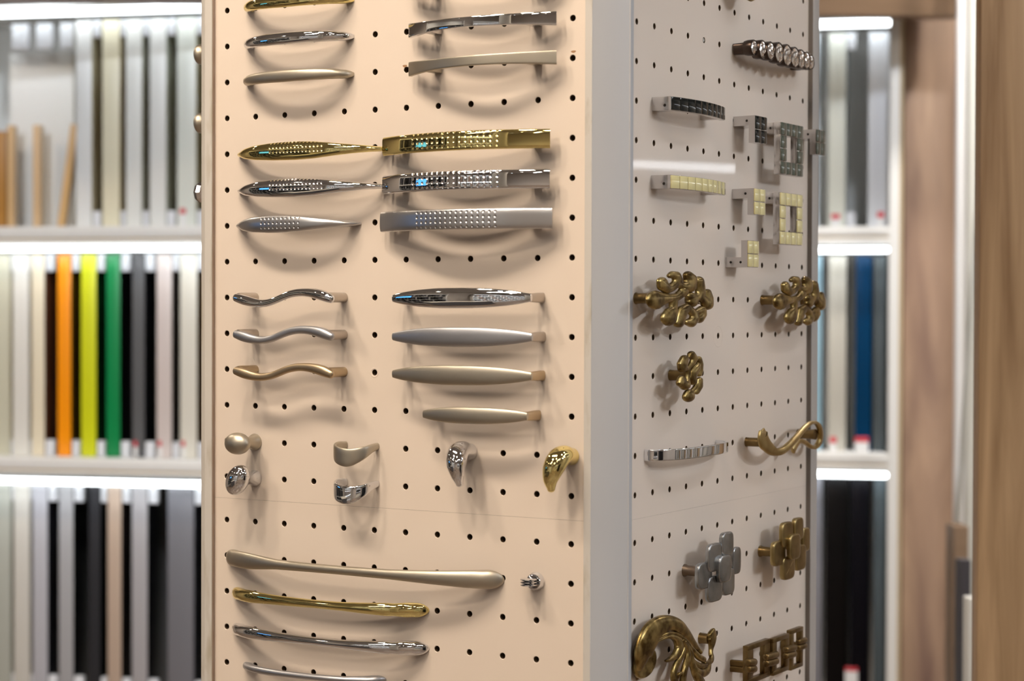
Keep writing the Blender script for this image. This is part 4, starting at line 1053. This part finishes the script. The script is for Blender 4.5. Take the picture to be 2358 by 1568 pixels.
# ================================================================== room
def plane_box(name, x0, x1, y0, y1, z0, z1, M, label=None, cat=None, kind=None, group=None, parent=None, bev=0):
    c = ((x0 + x1) / 2, (y0 + y1) / 2, z0) if parent is None else None
    o_ = Vector(c) if c else parent.location
    V, Fc = rbox(((x0 + x1) / 2 - o_.x, (y0 + y1) / 2 - o_.y, (z0 + z1) / 2 - o_.z), (x1 - x0, y1 - y0, z1 - z0), bev)
    o = mesh_obj(name, V, Fc, M, parent)
    if c: o.location = c
    return tag(o, label, cat, group, kind)
RX0, RX1, RY0, RY1 = -4.2, 4.2, -4.6, 4.3
WALLM = mat('warm_wall_paint', (0.66, 0.60, 0.54), 0, .7)
CEILM = mat('grey_ceiling', (0.46, 0.44, 0.42), 0, .8)
FLOORM = mat('brown_tile_floor', (0.22, 0.17, 0.13), 0, .3); noise_color(FLOORM, (.17, .12, .09), (.27, .21, .16), 5)
plane_box('floor', RX0, RX1, RY0, RY1, -.1, 0, FLOORM, kind='structure')
plane_box('ceiling', RX0, RX1, RY0, RY1, H, H + .1, CEILM, kind='structure')
plane_box('wall_back', RX0, RX1, RY1, RY1 + .1, 0, H, WALLM, kind='structure')
plane_box('wall_front', RX0, RX1, RY0 - .1, RY0, 0, H, WALLM, kind='structure')
plane_box('wall_left', RX0 - .1, RX0, RY0, RY1, 0, H, WALLM, kind='structure')
plane_box('wall_right', RX1, RX1 + .1, RY0, RY1, 0, H, WALLM, kind='structure')

# downlights
LENS = mat('lamp_lens', (1, 1, 1), 0, .5, emit=(1.0, .93, .82), estr=30)
LENSC = mat('cool_lamp_lens', (1, 1, 1), 0, .5, emit=(.86, .93, 1.0), estr=30)
LINL = mat('linear_diffuser', (1, 1, 1), 0, .5, emit=(1.0, .95, .88), estr=16)
HOUS = mat('black_lamp_housing', (.03, .03, .03), 0, .4)
def lampmesh(x, y, warm, label, grp):
    t = empty('ceiling_spotlight', (x, y, H), 0, label, 'ceiling lamp', grp)
    V, Fc = lathe([(60, 0), (62, -70), (50, -72), (46, -40)], 0, 0, 28)
    mesh_obj('housing', [(a / 1000, b / 1000, c / 1000) for a, b, c in V], Fc[:-2] , HOUS, t)
    V, Fc = lathe([(.5, -60), (47, -60), (47, -50), (.5, -50)], 0, 0, 28)
    mesh_obj('lens', [(a / 1000, b / 1000, c / 1000) for a, b, c in V], Fc, LENS if warm else LENSC, t)
    return t
def spot(x, y, target, power, color, radius=.05, angle=75, blend=.8, z=H - .09):
    L = bpy.data.lights.new('spot_beam', 'SPOT'); L.energy = power; L.color = color; L.shadow_soft_size = radius; L.spot_size = math.radians(angle); L.spot_blend = blend
    o = bpy.data.objects.new('spot_beam', L); COL.objects.link(o); o.location = (x, y, z)
    d = Vector(target) - Vector(o.location); o.rotation_euler = d.to_track_quat('-Z', 'Y').to_euler()
    return o
CT = (-.1, 1.68, 1.55); CTR = (.25, 1.85, 1.5)
WARM = (1.0, .83, .65); COOL = (.84, .91, 1.0); NEU = (1.0, .93, .86)
lamps = [(-1.05, 1.25, True, CT, 30, WARM, .09), (-.72, .98, True, CT, 32, WARM, .09), (-.36, .76, True, CT, 32, WARM, .09), (-1.25, .35, True, CT, 34, WARM, .10), (-.2, -.1, True, CT, 22, WARM, .09),
         (1.35, 1.45, False, CTR, 8, COOL, .08), (1.05, .75, False, CTR, 8, COOL, .08), (3.3, .35, False, CTR, 95, COOL, .08), (3.55, -.6, False, CTR, 80, COOL, .09),  # the far strong pair is added for side light on the right face
         (1.15, 2.5, False, (.85, 3.6, 1.3), 48, NEU, .08), (.62, 2.35, False, (.62, 3.6, 1.6), 40, COOL, .08), (-1.35, .55, False, (-.75, 3.4, 1.6), 130, COOL, .08)]  # added fill lamps that brighten the pillar, doors and shelf bays
others = [(-2.6, -1.2, 1), (-1.2, -1.6, 1), (.4, -1.8, 0), (1.9, -1.4, 0), (-3.2, .6, 1), (3.2, 0.2, 0), (-2.2, -3.0, 0), (-.5, -3.2, 1), (1.2, -3.3, 1), (2.9, -2.9, 0), (-3.3, 2.4, 1), (3.3, 2.2, 0), (2.2, 3.0, 0), (-1.8, 2.6, 1), (0.7, 3.1, 0)]
n = 0
for x, y, wm, tg, pw, col_, rad in lamps:
    lampmesh(x, y, wm, 'black round ceiling spotlight of the aimed set, key lamps and added fills', 'ceiling spotlights'); spot(x, y, tg, pw, col_, rad, 75 if pw < 80 else 36)
for x, y, wm in others:
    lampmesh(x, y, wm, 'black round ceiling spotlight of the aimed set, key lamps and added fills', 'ceiling spotlights').__setitem__('label', 'black round ceiling spotlight away from the display column')
    spot(x, y, (x, y, 0), 55, WARM if wm else NEU, .06, 140, 1.0)

for k, (x, y, yaw, ln) in enumerate(((-2.3, -.4, .3, 1.5), (.9, -1.0, .3, 1.5), (-.9, -2.4, 1.2, 1.5), (2.5, 1.0, 1.57, 1.5))):  # one lamp known from its reflection, the rest added for soft fill
    t = empty('linear_lamp', (x, y, H), yaw, 'white linear ceiling lamp with a glowing diffuser, out of view, for soft fill', 'ceiling lamp', 'linear ceiling lamps')
    V, Fc = rbox((0, 0, -.03), (ln, .12, .06), .005); mesh_obj('housing', V, Fc, WHT, t)
    V, Fc = rbox((0, 0, -.064), (ln - .04, .09, .008), .002); mesh_obj('diffuser', V, Fc, LINL, t)

# furniture behind and beside the camera: seen only in the polished metal
BLK = cm('black_frame', (.02, .02, .022)); CRM = cm('cream_front', (.72, .68, .58)); GRD = cm('grey_front', (.16, .16, .17))
LEDR = mat('bright_led_strip', (1, 1, 1), 0, 0.5, emit=(0.93, 0.96, 1.0), estr=9)
def display_wall(x, y, yaw, wd, label, cols, led=True, zs=(.45, .87, 1.29, 1.75, 2.2), LM=None):
    t = empty('display_wall', (x, y, 0), yaw, label, 'display wall')
    def b(nm, x0, x1, y0, y1, z0, z1, M, par=None):
        V, Fc = rbox(((x0 + x1) / 2, (y0 + y1) / 2, (z0 + z1) / 2), (x1 - x0, y1 - y0, z1 - z0), .002); return mesh_obj(nm, V, Fc, M, par or t)
    b('back_panel', -wd / 2, wd / 2, .3, .32, 0, 2.4, WHT)
    for z in zs:
        b('shelf', -wd / 2, wd / 2, 0, .3, z, z + .025, WHT)
        if led and (LM is None or abs(z - 1.875) < .01): b('led_strip', -wd / 2, wd / 2, .01, .03, z - .009, z, LM or LED)
    k = int(wd / .11)
    for i in range(k):
        for j, z in enumerate([q + .03 for q in zs[:4]]):
            c = cols[(i * 3 + j) % len(cols)]
            b('sample', -wd / 2 + .02 + i * .11, -wd / 2 + .02 + i * .11 + .05 + .03 * ((i + j) % 2), .04, .28, z, z + .36, cm('shelf_sample', c))
    b('end_panel', -wd / 2 - .02, -wd / 2, 0, .32, 0, 2.4, WHT); b('end_panel', wd / 2, wd / 2 + .02, 0, .32, 0, 2.4, WHT)
    return t
display_wall(3.0, 2.9, -PI / 2 , 2.6, 'white lit sample wall to the right of the display column', [(.7, .68, .62), (.5, .48, .45), (.6, .45, .3), (.8, .8, .8)], zs=(.45, .92, 1.38, 1.875, 2.3), LM=LEDR)
display_wall(-3.3, -1.9, PI / 2 + .35, 2.4, 'white sample wall behind the camera on the left', [(.6, .6, .6), (.2, .2, .2), (.7, .7, .68), (.35, .25, .2)])
display_wall(1.2, -4.2, PI, 2.2, 'white sample wall behind the camera on the right', [(.7, .7, .68), (.04, .04, .04), (.25, .2, .15)])
display_wall(-3.8, 1.2, PI / 2, 2.6, 'dark lit sample wall on the left side of the shop', [(.02, .02, .02), (.06, .06, .07), (.3, .3, .3), (.02, .02, .02)], led=False)
# monitor with a blue picture on a stand
t = empty('monitor', (-3.25, 1.35, 0), -PI / 2, 'large screen showing a plain blue picture on a floor stand', 'monitor')
SCR = mat('blue_screen', (.02, .1, .3), 0, .2, emit=(.10, .42, .95), estr=1.4)
def bb(nm, x0, x1, y0, y1, z0, z1, M, par): 
    V, Fc = rbox(((x0 + x1) / 2, (y0 + y1) / 2, (z0 + z1) / 2), (x1 - x0, y1 - y0, z1 - z0), .004); return mesh_obj(nm, V, Fc, M, par)
bb('bezel', -.25, .25, -.03, .01, 1.62, 1.92, BLK, t); bb('screen', -.23, .23, .011, .016, 1.64, 1.90, SCR, t); bb('stand_pole', -.04, .04, -.03, 0, .02, 1.62, BLK, t); bb('stand_foot', -.35, .35, -.25, .25, 0, .02, BLK, t)
t = empty('round_column', (-1.7, -1.1, 0), 0, 'cream round structural column behind the camera', 'column')
V, Fc = lathe([(.01, 0), (.24, 0), (.24, H - .01), (.01, H - .01)], 0, 0, 48); mesh_obj('shaft', V, Fc, cm('column_paint', (.66, .62, .54)), t)
V, Fc = lathe([(.241, .0), (.27, 0), (.27, .12), (.241, .12)], 0, 0, 48); mesh_obj('base_ring', V, Fc[:-2], GRD, t)
for k, (x, y, w, d, h, M, lb) in enumerate(((-2.6, .3, .6, 1.2, .95, GRD, 'dark grey counter on the left side of the shop'), (.6, -2.6, 1.6, .7, .95, CRM, 'cream counter behind the camera'), (2.2, -1.0, .7, 1.4, 1.5, BLK, 'black cabinet to the right of the camera'))):
    t = empty('counter' if k < 2 else 'cabinet', (x, y, 0), 0, lb, 'counter' if k < 2 else 'cabinet')
    bb('carcass', -w / 2, w / 2, -d / 2, d / 2, .0, h, M, t); bb('worktop', -w / 2 - .02, w / 2 + .02, -d / 2 - .02, d / 2 + .02, h, h + .04, CRM if M is not CRM else GRD, t)

# ------------------------------------------------------------------ look
W = bpy.data.worlds.new('world'); sc.world = W; W.use_nodes = True
W.node_tree.nodes['Background'].inputs[0].default_value = (.05, .05, .05, 1)
vs_ = sc.view_settings
sc.display_settings.display_device = 'sRGB'
vs_.view_transform = 'Standard'; vs_.look = 'None'; vs_.exposure = 0.48; vs_.gamma = 1; vs_.use_curve_mapping = False
sc.cycles.max_bounces = 6; sc.cycles.diffuse_bounces = 3; sc.cycles.glossy_bounces = 4; sc.cycles.use_adaptive_sampling = True; sc.cycles.adaptive_threshold = 0.05; sc.cycles.caustics_reflective = False; sc.cycles.caustics_refractive = False
sc.cycles.use_denoising = True
sc.cycles.sample_clamp_indirect = 4
